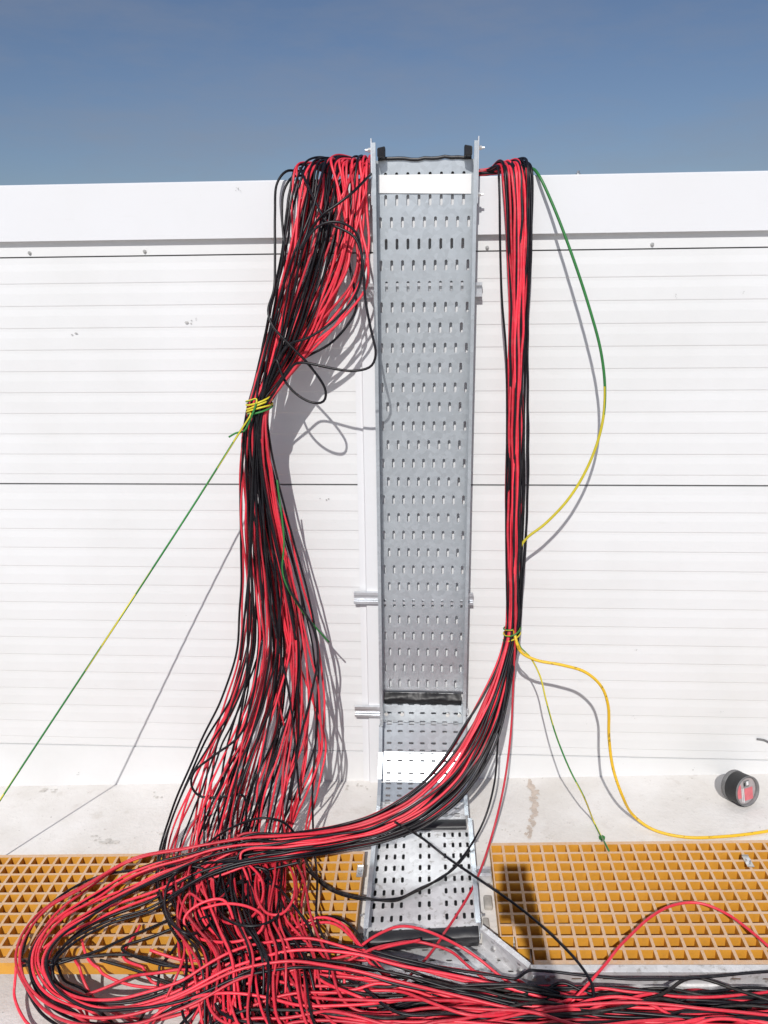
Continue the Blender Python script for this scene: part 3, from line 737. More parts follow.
# ---- slack strands at the right of the left bundle, hanging as loops back to the tie
slack = [((352, 162), (356, 205), (362, 250), (352, 290), (326, 325), (298, 356), (276, 388)), ((360, 163), (364, 210), (358, 262), (346, 300), (318, 335), (290, 366), (272, 390)),
         ((366, 166), (367, 215), (369, 245), (363, 275), (338, 322), (300, 362), (270, 392)), ((346, 162), (350, 215), (357, 262), (352, 285), (332, 310), (296, 345), (268, 385)),
         ((340, 161), (344, 200), (342, 250), (335, 292), (312, 325), (285, 357), (266, 388)), ((357, 165), (352, 205), (347, 245), (354, 285), (356, 310), (330, 345), (297, 362), (276, 390)),
         ((364, 170), (360, 195), (361, 230), (368, 262), (366, 288), (343, 318), (308, 350), (280, 380)), ((331, 160), (338, 190), (349, 240), (347, 270), (330, 300), (300, 338), (272, 380))]
for j, s in enumerate(slack):
    c = 'red' if j not in (5,) else 'black'
    pts = [P(x, y, .05 + .030 * min(k, 3) * .9 + .008 * (j % 4)) for k, (x, y) in enumerate(s)]
    pts = crest(pts[0][0], 0, 1) + pts
    for k in range(6, len(LST)):
        if k == 6: a0, b0 = random.uniform(-.6, .7), random.uniform(-.7, .7); na = smooth_noise(len(LST), .22, 3)
        pts.append(LB.pt(k, float(np.clip(a0 + na[k], -1, 1)), b0))
    pts += tail_right(pts[-1], c)
    tube(c + '_cable', pts, RAD, cmat(c), 'slack %s cable sagging beside the tray edge before joining the left bundle' % c, 'cable', 'slack %s cables beside the tray edge' % c, wav=.003)
def pix(name, seq, r, mat, label, group=None, cat='cable', pre=(), post=(), **kw):
    """seq of (px, py, 'd'|'h', value)"""
    pts = list(pre) + [P(x, y, v) if mo == 'd' else G(x, y, v) for x, y, mo, v in seq] + list(post)
    return tube(name, pts, r, mat, label, cat, group, **kw)
D = lambda xs, ds: [(x, y, 'd', d) for (x, y), d in zip(xs, ds)]
pix('black_cable', [(330, 160, 'd', -.06)] + D([(303, 171), (286, 171), (277, 183), (275, 213), (275, 260), (274, 290), (268, 310), (272, 325), (290, 345), (310, 366), (326, 391), (324, 402), (313, 403), (296, 394), (283, 378), (276, 358), (270, 372), (262, 400), (255, 440), (252, 500), (248, 600), (246, 680), (230, 760), (205, 830)],
    [-.02, .03, .05, .09, .14, .17, .20, .215, .225, .23, .23, .23, .225, .22, .21, .20, .195, .20, .205, .22, .26, .30, .34, .39]), RAD, M['black'], 'outermost black cable left of the big bundle, making a teardrop loop above the tie')
pix('black_cable', [(335, 158, 'd', -.05)] + D([(305, 175), (292, 177), (284, 190), (282, 216), (285, 258), (282, 300), (270, 345), (262, 400), (262, 480), (270, 600), (290, 700), (300, 800)],
    [-.02, .03, .05, .08, .12, .15, .17, .19, .21, .24, .29, .36]), RAD, M['black'], 'black cable arching inside the outermost one at the upper left of the big bundle')
pix('black_cable', D([(300, 168), (308, 186), (319, 209), (328, 224), (337, 227), (354, 236), (359, 245), (363, 265), (365, 297), (371, 330), (376, 354), (372, 366), (354, 371), (330, 368), (307, 363), (296, 363), (285, 376), (272, 396), (262, 412), (262, 470), (280, 560), (296, 640)],
    [.04, .13, .17, .19, .20, .205, .21, .22, .23, .24, .25, .25, .25, .245, .24, .235, .225, .20, .195, .21, .22, .26]), RAD, M['black'], 'black cable crossing the big bundle and looping right over the tray edge')
pix('black_cable', D([(371, 174), (366, 179), (352, 193), (335, 206), (322, 215), (306, 240), (292, 300), (280, 350), (262, 400), (256, 460), (250, 560), (240, 660)],
    [.09, .12, .17, .185, .19, .18, .18, .185, .19, .20, .24, .28]), RAD, M['black'], 'black cable running diagonally across the big bundle from the tray corner')
pix('black_cable', D([(326, 160), (318, 190), (306, 236), (300, 250), (318, 226), (340, 222), (356, 232), (362, 262), (358, 290), (340, 315), (308, 338), (288, 345), (268, 385), (258, 412), (256, 500), (262, 600)],
    [.05, .15, .18, .20, .205, .205, .20, .20, .20, .20, .205, .20, .19, .19, .21, .24]), RAD, M['black'], 'black cable curling out to the right and back into the big bundle')
pix('black_cable', D([(262, 640), (252, 700), (240, 735), (212, 757), (194, 772), (191, 785), (199, 796), (222, 797), (243, 795), (246, 820), (236, 850)],
    [.30, .32, .33, .35, .36, .365, .37, .37, .37, .385, .40]), RAD, M['black'], 'black cable making a small loose loop left of the bundle above the ledge')
pix('black_cable', [(160, 885, 'h', .055), (180, 865, 'h', .07)] + D([(205, 845), (235, 826), (262, 818), (283, 822), (296, 836), (299, 850)], [.45, .47, .48, .47, .45, .44]) + [(296, 880, 'h', .06)], RAD, M['black'], 'black cable arching over the foot of the big left bundle')
pix('green_wire', D([(277, 480), (284, 540), (283, 575), (298, 605), (318, 630), (329, 642)], [.22, .235, .24, .24, .22, .20]), .0028, M['green'], 'thin green wire springing loose from the right of the big bundle', cat='wire')
pix('black_cable', D([(283, 560), (290, 590), (312, 625), (318, 655), (311, 695), (300, 740), (290, 800)], [.235, .245, .25, .26, .28, .32, .38]), RAD, M['black'], 'black cable bowing out from the right side of the big bundle below the green wire')

# ---- right bundle ---------------------------------------------------------------
RST = [(517, 168, 16, 'd', .040, .010), (519, 200, 16, 'd', .055, .020), (519, 250, 14, 'd', .070, .024), (519, 300, 11, 'd', .080, .024), (518, 350, 10, 'd', .092, .024), (517, 420, 10.5, 'd', .110, .026),
       (516, 500, 10.5, 'd', .130, .026), (515, 560, 8.5, 'd', .148, .024), (514, 605, 7, 'd', .162, .022), (512, 633, 6.5, 'd', .172, .022), (506, 662, 8.5, 'd', .200, .026), (494, 700, 14, 'd', .250, .03),
       (478, 738, 18, 'd', .310, .034), (455, 775, 19, 'd', .375, .036), (424, 805, 17, 'd', .430, .034), (384, 826, 14, 'd', .470, .030), (340, 838, 12, 'd', .490, .026), (290, 845, 12, 'h', .115, .020),
       (240, 851, 12, 'h', .100, .020), (190, 863, 15, 'h', .080, .024), (140, 882, 23, 'h', .060, .024), (95, 904, 20, 'h', .050, .024), (56, 930, 22, 'h', .048, .022), (40, 960, 21, 'h', .040, .022),
       (50, 988, 18, 'h', .015, .022), (82, 1006, 18, 'h', .000, .022), (130, 1009, 18, 'h', .000, .022), (180, 994, 18, 'h', .020, .022), (235, 968, 18, 'h', .052, .022), (290, 955, 17, 'h', .058, .022), (340, 958, 16, 'h', .058, .022),
       (400, 972, 15, 'h', .040, .020), (470, 988, 16, 'h', .005, .022), (560, 1006, 16, 'h', -.02, .024), (670, 1012, 18, 'h', -.015, .024), (840, 1012, 22, 'h', -.02, .024)]
RB = Bundle(RST)
for k in range(10): RB.n[k] = (-1, 0)
NR = 34
r_lab = {'red': 'red cable among the strands of the narrow right bundle sweeping left over the tray bend',
         'black': 'black cable among the strands of the narrow right bundle sweeping left over the tray bend'}
for i in range(NR):
    a0, b0 = disk(i, NR); sc = 1.0; c = 'red' if (i * 7 % 12) < 7 else 'black'
    if a0 < -.50: c = 'black'
    na = smooth_noise(len(RST), .26); nb = smooth_noise(len(RST), .3); pts = []
    for k in range(len(RST)):
        amp = 1.0 if k > 11 else .55
        if k >= 18: amp = 1.5
        if 20 <= k <= 26: amp = 1.5
        if k in (8, 9): amp = .3
        a = a0 + na[k] * amp; b = b0 + nb[k] * amp; r = math.hypot(a, b); lim = 1.4 if 20 <= k <= 26 else (1.3 if k > 17 else 1.1)
        if r > lim: a, b = a / r * lim, b / r * lim
        pts.append(RB.pt(k, a, b))
    if i % 2 == 1:                                                       # half of them drop into the knot instead of going round the loop
        pts = pts[:19]; kx = random.uniform(190, 270)
        pts += [G(kx, random.uniform(868, 880), .09), G(kx + random.uniform(-25, 25), random.uniform(905, 930), .065), G(kx + random.uniform(0, 60), random.uniform(960, 985), .05)]
        pts += tail_right(pts[-1], c)
    elif i % 8 in (2, 4):                                                # some leave the loop at its foot and run off over the deck
        pts = pts[:26]; q = pts[-1]
        dx = random.uniform(.02, .22)
        for z in range(1, 4): pts.append(np.array([q[0] + dx * z, q[1] - .07 * z - random.uniform(0, .03), -.045 + SL * (q[0] + dx * z) + random.uniform(0, .02)]))
    x = pts[0][0]; h = random.uniform(.012, .040); e = random.uniform(0, 1)
    pre = [np.array([TX1 - .01, .055 + .03 * e, ZT + .014 + .014 * random.random()]), np.array([TX1 + .028, .048 + .03 * e, ZT + .012 + .016 * random.random()]), np.array([x * .45 + .55 * (TX1 + .03), .05 + .02 * e, ZT + .010 + h * .6]), np.array([x - .012, .018, ZT + .008 + h])]
    tube(c + '_cable', pre + pts, RAD * random.uniform(.95, 1.05), cmat(c), r_lab[c], 'cable', c + ' cables in the right bundle', wav=.0020)
pre_r = [np.array([TX1 - .01, .05, ZT + .02]), np.array([TX1 + .04, .045, ZT + .024])]
pix('black_cable', D([(497, 165), (499, 178), (500, 240), (502, 300), (506, 350), (507, 420), (506, 520), (507, 600), (508, 640), (503, 690), (498, 740), (494, 785), (482, 825)], [.0, .05, .075, .085, .095, .12, .14, .17, .19, .23, .28, .33, .39]) + [(455, 866, 'h', .05), (420, 892, 'h', .016), (370, 900, 'h', .065), (330, 890, 'h', .05), (305, 868, 'h', .05)],
    RAD * .9, M['black'], 'single black cable hanging left of the right bundle, arcing across the flat tray', pre=pre_r)
pix('red_cable', D([(500, 164), (503, 180), (508, 240), (513, 300), (515, 420), (516, 560), (515, 640), (513, 690), (511, 730), (504, 785), (492, 835)], [.0, .05, .08, .095, .12, .165, .20, .22, .26, .33, .40]) + [(474, 885, 'h', .05), (450, 925, 'h', .03), (425, 960, 'h', .02), (400, 985, 'h', .02)],
    RAD * .95, M['red_deep'], 'single red cable hanging right of the sweep and crossing the flat tray front edge', pre=pre_r)
pix('black_cable', [(395, 822, 'd', .50), (422, 838, 'd', .46), (445, 856, 'h', .075), (480, 880, 'h', .075), (520, 908, 'h', .055), (560, 943, 'h', .06), (585, 972, 'h', .05), (594, 995, 'h', .03), (588, 1022, 'h', .01), (575, 1060, 'h', -.02)], RAD, M['black'],
    'black cable leaving the sweep and running diagonally over the corner of the right grating')
# green/yellow earth wire bowing out on the right
pix('earth_wire', [(485, 171, 'd', -.06), (510, 168, 'd', -.05), (530, 168, 'd', -.02)] + D([(538, 174), (552, 203), (572, 255), (590, 310), (601, 352), (605, 390), (602, 425), (590, 462), (570, 497), (545, 524), (524, 541), (515, 565), (513, 620)], [.035, .06, .09, .11, .125, .13, .135, .14, .14, .142, .145, .15, .165]),
    0.0043, [M['green'], M['lime']], 'green and yellow earth wire bowing out to the right of the narrow bundle', cat='wire', face_mat=lambda k, j, s: 1 if ((j + int(s * 2.2)) % 8) < (0 if s < .82 else (3 if s < .95 else 6)) else 0)

# ---- ties and earth tails -----------------------------------------------------------
def wrap(cx, cy, d, rx, ry, turns, tilt, pre=(), post=()):
    c = P(cx, cy, d); pts = list(pre); n = int(turns * 12)
    for k in range(n + 1):
        a = 2 * math.pi * k / 12 + math.pi * .5; t = k / n
        wob = .010 * math.sin(k * .9)
        pts.append(c + [rx * math.cos(a), -ry * math.sin(a), tilt * math.cos(a) + .022 - .040 * t + wob * .2])
    return pts + list(post)
tieA = P(256, 409, .17); Q = np.array([-1.197, -.45, .356]); dirv = Q - tieA
stripe = lambda k, j, s: 1 if ((j + int(s * 9)) % 8) < 4 else 0
tail = [P(229, 437, .20), P(236, 433, .205), P(244, 431, .21), P(250, 420, .215)]
tube('earth_wire', wrap(259.5, 405, .170, .038, .036, 4.2, .010, pre=tail, post=[P(251, 414, .215), tieA + dirv * .06 + [0, -.03, 0], tieA + dirv * .25 + [0, -.012, -.004], tieA + dirv * .5 + [0, 0, -.004], tieA + dirv * .75 + [0, 0, -.002], Q, tieA + dirv * 1.2, tieA + dirv * 1.33]),
     0.0029, [M['green'], M['lime']], 'yellow and green earth wire tying the left bundle and stretched down to the left', 'wire', ds=.006, do_settle=False, face_mat=lambda k, j, s: 1 if (((j + int(s * 11)) % 8) < 2 if s > 1.04 else (j + int(s * 3)) % 8 < (6 if s > .14 else 0)) else 0)
tube('earth_wire', wrap(512, 632, .172, .026, .030, 2.3, .008, post=[P(517, 641, .205), P(521, 648, .21), P(530, 657, .215), P(540, 676, .225), P(546, 700, .24), P(556, 735, .27), P(570, 770, .31), P(583, 795, .345), G(594, 822, .012), G(601, 836, .012), G(605, 843, .045), G(609, 851, .047)]),
     .0026, [M['green'], M['lime']], 'thin green and yellow wire tying the right bundle and trailing down to the grating', 'wire', ds=.006, do_settle=False, face_mat=lambda k, j, s: (1 if (j + int(s * 16)) % 8 < 4 else 0))
m = MB(); c = G(602, 838, .006)
for a in (0, .9, 2.0, 2.7): 
    q = np.array([math.cos(a), math.sin(a), .25]) * .009; w = np.array([-math.sin(a), math.cos(a), .3]) * .003
    m.hexa([c - q - w, c + q - w, c + q + w, c - q + w], None, (0, 0, .0018))
tag(m.build('tape_scrap', M['green']), 'scrap of green tape knotted at the far edge of the right grating', 'tape')
M['yellow_print'] = M['yellow']
def printed():
    m_, nt, b = node_mat('yellow_cable_with_print'); v = coords(nt); f = noise(nt, v, 95, 2, .5)
    c = mix(nt, ramp(nt, f, [(.60, (0, 0, 0)), (.64, (.55, .55, .55))]), (0.74, 0.46, 0.02), (.10, .07, .01)); nt.links.new(c, b.inputs['Base Color']); b.inputs['Roughness'].default_value = .45; return m_
pix('yellow_cable', D([(514, 628), (516, 640), (521, 652), (536, 660), (562, 665), (585, 672), (601, 686), (608, 705), (609, 738), (613, 768), (622, 795)], [.185, .205, .215, .225, .235, .24, .245, .245, .245, .265, .29]) + [(634, 816, 'h', .035), (652, 829, 'h', .012), (684, 837, 'h', .008), (730, 836, 'h', .006), (775, 830, 'h', .006), (860, 815, 'h', .006)],
    .0047, printed(), 'thick yellow cable curving from the right tie down to the ledge and away right', do_settle=False)
pix('grey_wire', D([(790, 752), (772, 744), (764, 740), (757, 739)], [.006, .006, .006, .006]), .0035, M['grey_wire'], 'short grey arc lying against the wall foot at far right', cat='wire', do_settle=False)  # thin grey tube laid close against the wall

# ---- cables heaped in the main tray -----------------------------------------------------
m_lab = {'red': 'red cable lying in the heap that fills the low tray at the bottom', 'black': 'black cable lying in the heap that fills the low tray at the bottom'}
for i in range(46):
    c = 'red' if random.random() < .54 else 'black'
    lay = (i % 5) / 4; y = -.880 - .25 * random.random(); x = random.uniform(-.08, .24); start = []
    h = -.012 + (.022 if y > -.94 else .045) * lay
    yy = y; pts = []
    # enter from the tangle on the left, fanning
    ys = y + random.uniform(-.03, .05)
    pts.append(np.array([x - .12, min(ys + .01, -.93), -.012 + .02 * random.random() + SL * x]))
    pts.append(np.array([x + .05, min(ys, -.92), -.010 + .025 * lay]))
    for X in [q for q in (.20, .36, .52) if q > x + .12] + [ .68, .84, 1.0, 1.3]:
        yy = np.clip(y + random.uniform(-.045, .045) + .05 * math.sin(i * 1.9 + X * (3 + i % 4)), -1.15, -.872)
        pts.append(np.array([X + random.uniform(-.05, .05), yy, h + random.uniform(-.008, .016) + SL * X + 0]))
    tube(c + '_cable', pts, RAD * random.uniform(.95, 1.08), cmat(c, True), m_lab[c], 'cable', c + ' cables heaped in the low tray', wav=.006)

# ---- cables fanning over the deck at lower left, and coils in the tangle -------------------
f_lab = {'red': 'red cable crossing the pale deck at the lower left below the grating', 'black': 'black cable crossing the pale deck at the lower left below the grating'}
fan = [((330, 940), (260, 975), (170, 1010), (95, 1060)), ((300, 935), (230, 960), (205, 1000), (195, 1060)), ((205, 900), (180, 950), (150, 1000), (120, 1060)), ((140, 925), (125, 965), (190, 995), (280, 1060)), ((235, 960), (215, 985), (255, 1015), (300, 1070)),
       ((320, 960), (280, 990), (250, 1020), (235, 1070)), ((150, 950), (220, 972), (300, 988), (380, 1005)), ((180, 930), (230, 955), (270, 990), (300, 1060)), ((345, 960), (345, 990), (352, 1020), (350, 1080)), ((310, 950), (318, 985), (308, 1020), (300, 1070)),
       ((240, 930), (225, 975), (200, 1005), (150, 1060)), ((290, 970), (330, 990), (360, 1010), (380, 1060)), ((100, 960), (180, 985), (240, 1012), (330, 1060)), ((270, 940), (290, 980), (330, 1012), (370, 1060))]
for j, s in enumerate(fan):
    c = 'red' if j % 5 in (1, 3) else 'black'
    hs = (.055, .01, -.02, -.04); seq = [(x, y, 'h', h + random.uniform(0, .015)) for (x, y), h in zip(s, hs)]
    pix(c + '_cable', seq, RAD, cmat(c, True), f_lab[c], c + ' cables crossing the deck', wav=.005)
# loops around the left, thinner strands leaving the sweep
for j, (c, s, lab) in enumerate((
    ('black', [(330, 842, 'd', .5), (280, 852, 'h', .12), (220, 862, 'h', .10), (150, 868, 'h', .07), (90, 880, 'h', .05), (48, 905, 'h', .05), (26, 940, 'h', .05), (22, 975, 'h', .02), (40, 1010, 'h', -.03), (90, 1045, 'h', -.04)], 'black cable on the outside of the left loop, arching highest over the grating'),
    ('red', [(320, 852, 'd', .5), (250, 868, 'h', .10), (170, 890, 'h', .07), (100, 918, 'h', .055), (45, 950, 'h', .055), (14, 985, 'h', .0), (22, 1015, 'h', -.03), (60, 1050, 'h', -.04)], 'red cable on the outside of the left loop, reaching nearest the picture edge'),
    ('black', [(300, 862, 'h', .10), (240, 880, 'h', .075), (170, 920, 'h', .06), (100, 950, 'h', .055), (40, 965, 'h', .055), (22, 960, 'h', .05)], 'black cable crossing the grating inside the left loop with its end at the left'),
    ('black', [(22, 966, 'h', .05), (70, 958, 'h', .055), (130, 955, 'h', .055), (180, 968, 'h', .04), (230, 985, 'h', .01), (280, 992, 'h', .0)], 'black cable bowing along the front edge of the left grating'),
    ('black', [(280, 880, 'h', .075), (230, 905, 'h', .075), (160, 935, 'h', .055), (120, 948, 'h', .055), (150, 960, 'h', .05), (215, 975, 'h', .03), (260, 980, 'h', .02)], 'black cable folding back in a hairpin over the left grating'),
    ('red', [(82, 940, 'h', .055), (90, 962, 'h', .05), (120, 985, 'h', .0), (180, 985, 'h', .0), (240, 970, 'h', .05), (300, 968, 'h', .05), (360, 975, 'h', .06), (430, 990, 'h', .03)], 'red cable making the inner turn of the left loop'),
    ('red', [(75, 960, 'h', .05), (95, 1000, 'h', -.02), (150, 1020, 'h', -.03), (220, 1000, 'h', .0), (280, 975, 'h', .05), (350, 955, 'h', .07), (420, 940, 'h', .06), (500, 920, 'h', .05)][:7], 'red cable turning at the bottom of the left loop and rising toward the flat tray'))):
    pix(c + '_cable', s, RAD, cmat(c, True), lab, wav=.004)
coil = [(208, 876, 20, 22, 'red'), (252, 905, 30, 20, 'black'), (226, 922, 36, 18, 'red'), (192, 902, 24, 30, 'black'), (276, 886, 17, 26, 'red'), (236, 890, 26, 30, 'red')]
for j, (cx, cy, rx, ry, c) in enumerate(coil):
    a0 = random.uniform(0, 6.28); turns = random.uniform(.85, 1.25); n = int(turns * 9); s = []
    for k in range(n + 1):
        a = a0 + 2 * math.pi * k / 9; g = 1 + .25 * k / n
        s.append((cx + rx * g * math.cos(a), cy + ry * g * math.sin(a), 'h', .055 + .05 * abs(math.sin(a * .5 + j)) + .02 * random.random()))
    e = s[-1]; s += [(e[0] + random.uniform(-20, 40), e[1] + 35, 'h', .07), (e[0] + random.uniform(0, 70), max(e[1] + 70, 985), 'h', .02), (420 + 20 * j, 1010, 'h', .0), (640, 1012, 'h', -.01), (820, 1016, 'h', -.01)]
    pix(c + '_cable', s, RAD, cmat(c), 'coiled %s cable in the knot on the left grating under the sweep' % c, 'coiled %s cables in the knot' % c)
arcs = [('red', [(262, 965, 'h', .05), (285, 935, 'h', .06), (318, 917, 'h', .08), (345, 925, 'h', .08), (365, 950, 'h', .07), (400, 985, 'h', .03), (470, 1008, 'h', .0), (640, 1016, 'h', -.01), (820, 1018, 'h', -.01)], 'red cable arching over the right corner of the left grating'),
        ('red', [(275, 955, 'h', .05), (300, 930, 'h', .06), (330, 922, 'h', .075), (352, 938, 'h', .07), (372, 965, 'h', .06), (440, 1000, 'h', .0), (640, 1010, 'h', .0), (820, 1010, 'h', -.01)], 'red cable arching just inside the higher arc by the flat tray'),
        ('black', [(262, 950, 'h', .05), (295, 925, 'h', .055), (335, 917, 'h', .06), (358, 932, 'h', .06), (372, 960, 'h', .06), (410, 1000, 'h', .0), (640, 1022, 'h', -.02)], 'black cable arching beside the red arcs by the flat tray'),
        ('red', [(350, 955, 'h', .06), (372, 938, 'h', .075), (400, 926, 'h', .075), (428, 930, 'h', .06), (455, 945, 'h', .06), (500, 975, 'h', .02), (560, 1010, 'h', .0), (600, 1040, 'h', -.02)], 'red cable bridging the front of the flat tray in a low arch'),
        ('red', [(340, 965, 'h', .06), (375, 948, 'h', .075), (420, 942, 'h', .05), (450, 952, 'h', .04), (480, 975, 'h', .02), (520, 1000, 'h', .0), (600, 1012, 'h', -.01), (820, 1004, 'h', -.01)], 'red cable in the lower arch across the front of the flat tray'),
        ('red', [(560, 1015, 'h', .0), (592, 984, 'h', .03), (622, 945, 'h', .06), (648, 918, 'h', .062), (672, 905, 'h', .062), (700, 904, 'h', .062), (728, 914, 'h', .06), (752, 932, 'h', .055), (775, 952, 'h', .05), (820, 990, 'h', .02)], 'red cable arching high over the front of the right grating'),
        ('red', [(545, 1000, 'h', .0), (575, 990, 'h', .0), (600, 983, 'h', .0), (626, 982, 'h', .0), (648, 990, 'h', .0), (668, 996, 'h', .01), (720, 1015, 'h', -.01), (800, 1020, 'h', -.02)], 'red cable in a low hump against the tray side rail'),
        ('black', [(600, 1000, 'h', -.01), (650, 992, 'h', -.01), (690, 986, 'h', -.005), (730, 992, 'h', -.01), (770, 1008, 'h', -.01), (820, 1030, 'h', -.02)], 'black cable in a low hump against the tray side rail'),
        ('red', [(640, 995, 'h', -.01), (690, 993, 'h', -.01), (730, 987, 'h', .0), (760, 996, 'h', -.01), (800, 1020, 'h', -.01)], 'red cable crossing the heap near the right picture edge'),
        ('black', [(302, 852, 'd', .47), (312, 872, 'h', .06), (335, 890, 'h', .055), (372, 900, 'h', .062), (415, 896, 'h', .014), (450, 872, 'h', .03), (470, 850, 'h', .06)], 'black cable drooping over the corner clip and across the flat tray')]
for c, s, lab in arcs: pix(c + '_cable', s, RAD, cmat(c, True), lab, wav=.003)

loose_lab = {'red': 'loose red cable curving widely over the top of the heap at the bottom', 'black': 'loose black cable curving widely over the top of the heap at the bottom'}
for j in range(20):
    c = 'red' if j % 7 in (0, 2, 3, 5) else 'black'
    x = random.uniform(110, 330); y = random.uniform(965, 1025); up = random.uniform(-48, 6)
    mid = random.uniform(.35, .6); x2 = random.uniform(470, 700); s = []
    s.append((x - random.uniform(20, 60), y + random.uniform(5, 40), 'h', .0))
    s.append((x, y, 'h', .035))
    xm = x + (x2 - x) * mid * .5; s.append((xm, (max(928, min(y, 985) + up) if j % 4 == 0 else max(972, y + up * .4)), 'h', .05)); xm = x + (x2 - x) * mid; s.append((xm, (max(950, y + up * .6 + 8) if j % 4 == 0 else max(982, y)), 'h', .05 if xm < 480 else .01))
    s.append((x2, random.uniform(990, 1012), 'h', .0)); s.append((x2 + random.uniform(80, 140), random.uniform(990, 1020), 'h', -.005)); s.append((860, random.uniform(990, 1030), 'h', -.01))
    pix(c + '_cable', s, RAD, cmat(c, True), loose_lab[c], 'loose %s cables over the heap' % c, wav=.007)
# ------------------------------------------------------------------ person taking the picture (casts the shadow on the right grating)
def person():
    z0 = -.055
    J = {'pelvis': (.06, -2.86, .80), 'waist': (.06, -2.86, .95), 'chest': (.05, -2.87, 1.13), 'neck': (.05, -2.87, 1.32), 'head': (.05, -2.85, 1.42), 'crown': (.05, -2.86, 1.52),
         'rs': (.22, -2.85, 1.24), 're': (.14, -2.56, 1.30), 'rw': (.055, -2.47, 1.535), 'rh': (.035, -2.462, 1.60), 'rt': (.040, -2.470, 1.66),
         'ls': (-.12, -2.87, 1.24), 'le': (-.20, -2.85, .99), 'lw': (-.19, -2.75, .78), 'lh': (-.19, -2.73, .70),
         'rhip': (.15, -2.86, .76), 'rk': (.16, -2.83, .40), 'ra': (.16, -2.87, .05), 'rtoe': (.17, -2.73, -.015),
         'lhip': (-.03, -2.86, .76), 'lk': (-.05, -2.82, .40), 'la': (-.06, -2.87, .05), 'ltoe': (-.07, -2.73, -.015)}
    Rr = {'pelvis': .13, 'waist': .125, 'chest': .15, 'neck': .055, 'head': .088, 'crown': .07, 'rs': .062, 're': .043, 'rw': .028, 'rh': .034, 'rt': .022, 'ls': .062, 'le': .043, 'lw': .028, 'lh': .034,
          'rhip': .085, 'rk': .055, 'ra': .038, 'rtoe': .036, 'lhip': .085, 'lk': .055, 'la': .038, 'ltoe': .036}
    E = [('pelvis', 'waist'), ('waist', 'chest'), ('chest', 'neck'), ('neck', 'head'), ('head', 'crown'), ('chest', 'rs'), ('rs', 're'), ('re', 'rw'), ('rw', 'rh'), ('rh', 'rt'), ('chest', 'ls'), ('ls', 'le'), ('le', 'lw'), ('lw', 'lh'),
         ('pelvis', 'rhip'), ('rhip', 'rk'), ('rk', 'ra'), ('ra', 'rtoe'), ('pelvis', 'lhip'), ('lhip', 'lk'), ('lk', 'la'), ('la', 'ltoe')]
    # fingers closing round the phone edges
    fing = {}
    for k in range(4):
        z = 1.600 + .020 * k; L = (.9, 1.05, 1., .8)[k]
        a, b, c_ = 'f%da' % k, 'f%db' % k, 'f%dc' % k
        J[a] = (.046, -2.452, z + .004); J[b] = (.050, -2.434, z + .010); J[c_] = (.041, -2.418 - .004 * (1 - L), z + .012)
        for q, r in ((a, .0095), (b, .0088), (c_, .0078)): Rr[q] = r
        E += [('rh' if k < 2 else 'rt', a), (a, b), (b, c_)]
    J['th1'] = (-.010, -2.462, 1.615); J['th2'] = (-.040, -2.448, 1.640); J['th3'] = (-.044, -2.432, 1.655)
    for q, r in (('th1', .013), ('th2', .0105), ('th3', .0088)): Rr[q] = r
    E += [('rh', 'th1'), ('th1', 'th2'), ('th2', 'th3')]
    for k in range(4):
        y = -2.745 + .018 * k; a, b = 'g%da' % k, 'g%db' % k
        J[a] = (-.185, y, .65); J[b] = (-.175, y + .004, .61 + .006 * abs(k - 1.5)); Rr[a] = .0095; Rr[b] = .0085; E += [('lh', a), (a, b)]
    J['gt'] = (-.165, -2.70, .67); J['gt2'] = (-.16, -2.69, .64); Rr['gt'] = .011; Rr['gt2'] = .009; E += [('lh', 'gt'), ('gt', 'gt2')]
    names = list(J); idx = {q: i for i, q in enumerate(names)}
    me = bpy.data.meshes.new('person'); me.from_pydata([J[q] for q in names], [(idx[a], idx[b]) for a, b in E], [])
    o = bpy.data.objects.new('person', me); COL.objects.link(o)
    sk = o.modifiers.new('skin', 'SKIN'); sv = me.skin_vertices[0].data
    for q, i in idx.items(): sv[i].radius = (Rr[q], Rr[q]); sv[i].use_root = q == 'pelvis'
    o.modifiers.new('sub', 'SUBSURF').levels = 2; o.modifiers['sub'].render_levels = 2
    dg = bpy.context.evaluated_depsgraph_get(); ev = bpy.data.meshes.new_from_object(o.evaluated_get(dg))
    o.modifiers.clear(); o.data = ev; ev.materials.clear()
    for mt in (M['skin'], M['cloth'], M['trouser']): ev.materials.append(mt)
    for p in ev.polygons:
        c = p.center; p.use_smooth = True
        sleeve = (c.y > -2.60 and c.z > 1.3)
        p.material_index = 0 if (c.z > 1.33 and c.y < -2.7) or sleeve or (c.x < -.15 and c.z < .80 and c.z > .55) else (2 if c.z < .88 else 1)
    tag(o, 'person in dark top and grey trousers raising a phone, shadow falling on the right grating', 'person')
    # face and hair
    def ell(name, c, rx, ry, rz, mat, zmin=-1):
        m = MB(); nu, nv = 20, 12; vs = []
        for j in range(nv + 1):
            ph = -math.pi / 2 + math.pi * j / nv
            for i in range(nu): 
                th = 2 * math.pi * i / nu; vs.append((c[0] + rx * math.cos(ph) * math.cos(th), c[1] + ry * math.cos(ph) * math.sin(th), c[2] + rz * max(zmin, math.sin(ph))))
        m.add(vs, [(j * nu + i, j * nu + (i + 1) % nu, (j + 1) * nu + (i + 1) % nu, (j + 1) * nu + i) for j in range(nv) for i in range(nu)]); return m.build(name, mat, o, smooth=True)
    ell('hair', (.05, -2.880, 1.505), .094, .095, .085, M['hair'], -.35)
    for s in (-1, 1):
        ell('eye', (.05 + s * .032, -2.772, 1.455), .012, .008, .007, M['tin_white']); ell('ear', (.05 + s * .088, -2.855, 1.44), .010, .018, .030, M['skin'])
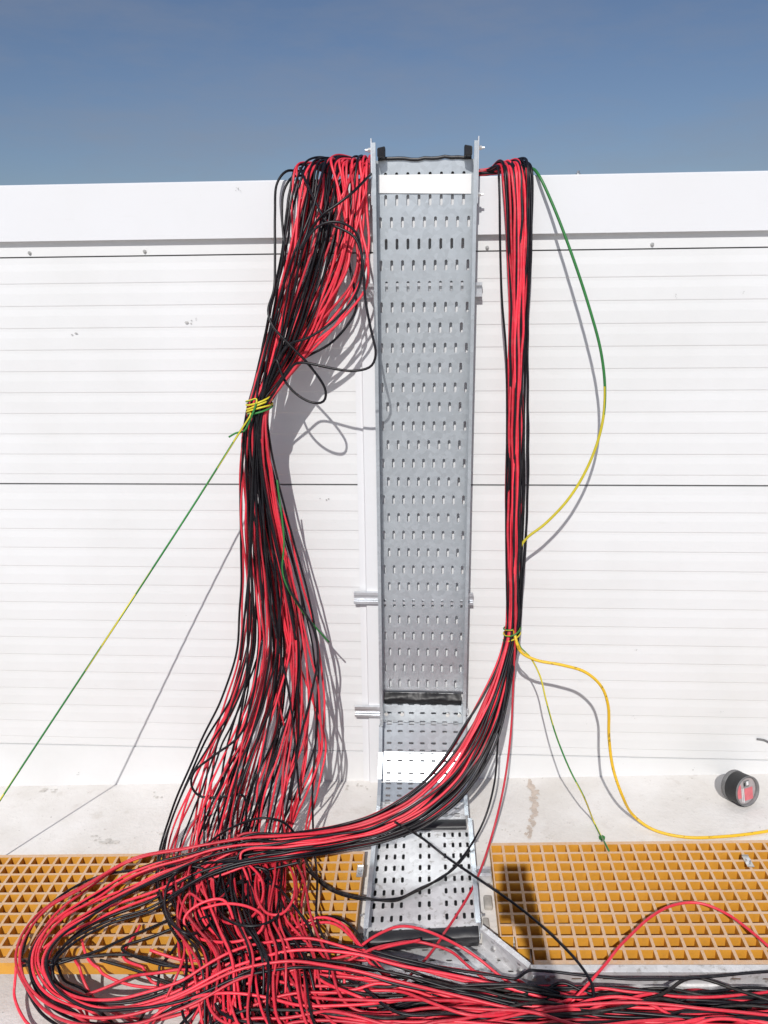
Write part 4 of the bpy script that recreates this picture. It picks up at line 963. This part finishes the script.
    ell('nose', (.05, -2.762, 1.425), .012, .018, .022, M['skin']); ell('mouth', (.05, -2.770, 1.388), .024, .008, .006, M['red_deep'])
    # the phone
    root = thing('phone', 'black phone held upright by the person taking the picture', 'phone', (0, -2.44, 1.65))
    fw = Vector(FX); upv = Vector(UX); rt = Vector(RX); c0 = Vector(CAM) - fw * .016 - upv * .055
    m = MB()
    q = [c0 + rt * (a * .040) + upv * (b * .078) for a, b in ((-1, -1), (1, -1), (1, 1), (-1, 1))]
    m.hexa([tuple(v) for v in q], None, tuple(-fw * .008)); m.build('body', M['tin_black'], root, bevel=.003)
    m = MB(); q = [c0 - fw * .0082 + rt * (a * .037) + upv * (b * .075) for a, b in ((-1, -1), (1, -1), (1, 1), (-1, 1))]; m.hexa([tuple(v) for v in q], None, tuple(-fw * .0006)); m.build('screen', M['rubber'], root)
person()

# ------------------------------------------------------------------ light
SUN = Vector((.137, 1.0, -.87)).normalized()
el = math.asin(-SUN.z)
sun = bpy.data.lights.new('sun', 'SUN'); sun.energy = 4.4; sun.angle = math.radians(.5); sun.color = (1.0, .972, .94)
so = bpy.data.objects.new('sun', sun); COL.objects.link(so); so.location = (-1, -6, 5); so.rotation_euler = SUN.to_track_quat('-Z', 'Y').to_euler()
w = bpy.data.worlds.new('World'); scene.world = w; w.use_nodes = True; nt = w.node_tree
bg = nt.nodes['Background']; sky = N(nt, 'ShaderNodeTexSky', sky_type='NISHITA'); sky.sun_disc = False; sky.sun_elevation = el
sky.sun_rotation = math.atan2(-SUN.x, -SUN.y); sky.air_density = 1.0; sky.dust_density = 1.5; sky.ozone_density = 2.2; sky.altitude = 50
v = coords(nt, (1.6, 1.6, 6.0), 'Generated'); f = noise(nt, v, 2.2, 7, .62)
wisp = ramp(nt, f, [(.42, (0, 0, 0)), (.75, (.45, .45, .45))])
tinted = mix(nt, 1.0, sky.outputs['Color'], (.98, 1.0, 1.10), 'MULTIPLY')
nt.links.new(mix(nt, wisp, tinted, (3.9, 4.15, 4.9)), bg.inputs['Color']); bg.inputs['Strength'].default_value = .080

cam = bpy.data.cameras.new('camera'); co = bpy.data.objects.new('camera', cam); COL.objects.link(co)
from mathutils import Matrix
mt = Matrix.Identity(4)
for r in range(3):
    mt[r][0] = RX[r]; mt[r][1] = UX[r]; mt[r][2] = -FX[r]; mt[r][3] = CAM[r]
co.matrix_world = mt; cam.sensor_fit = 'HORIZONTAL'; cam.sensor_width = 36; cam.lens = 36 * F / 768; cam.clip_start = .02; cam.clip_end = 3000
scene.camera = co
vs = scene.view_settings; vs.view_transform = 'Standard'; vs.look = 'None'; vs.gamma = 1; vs.use_curve_mapping = False; vs.exposure = -0.27
scene.render.resolution_x = 768; scene.render.resolution_y = 1024
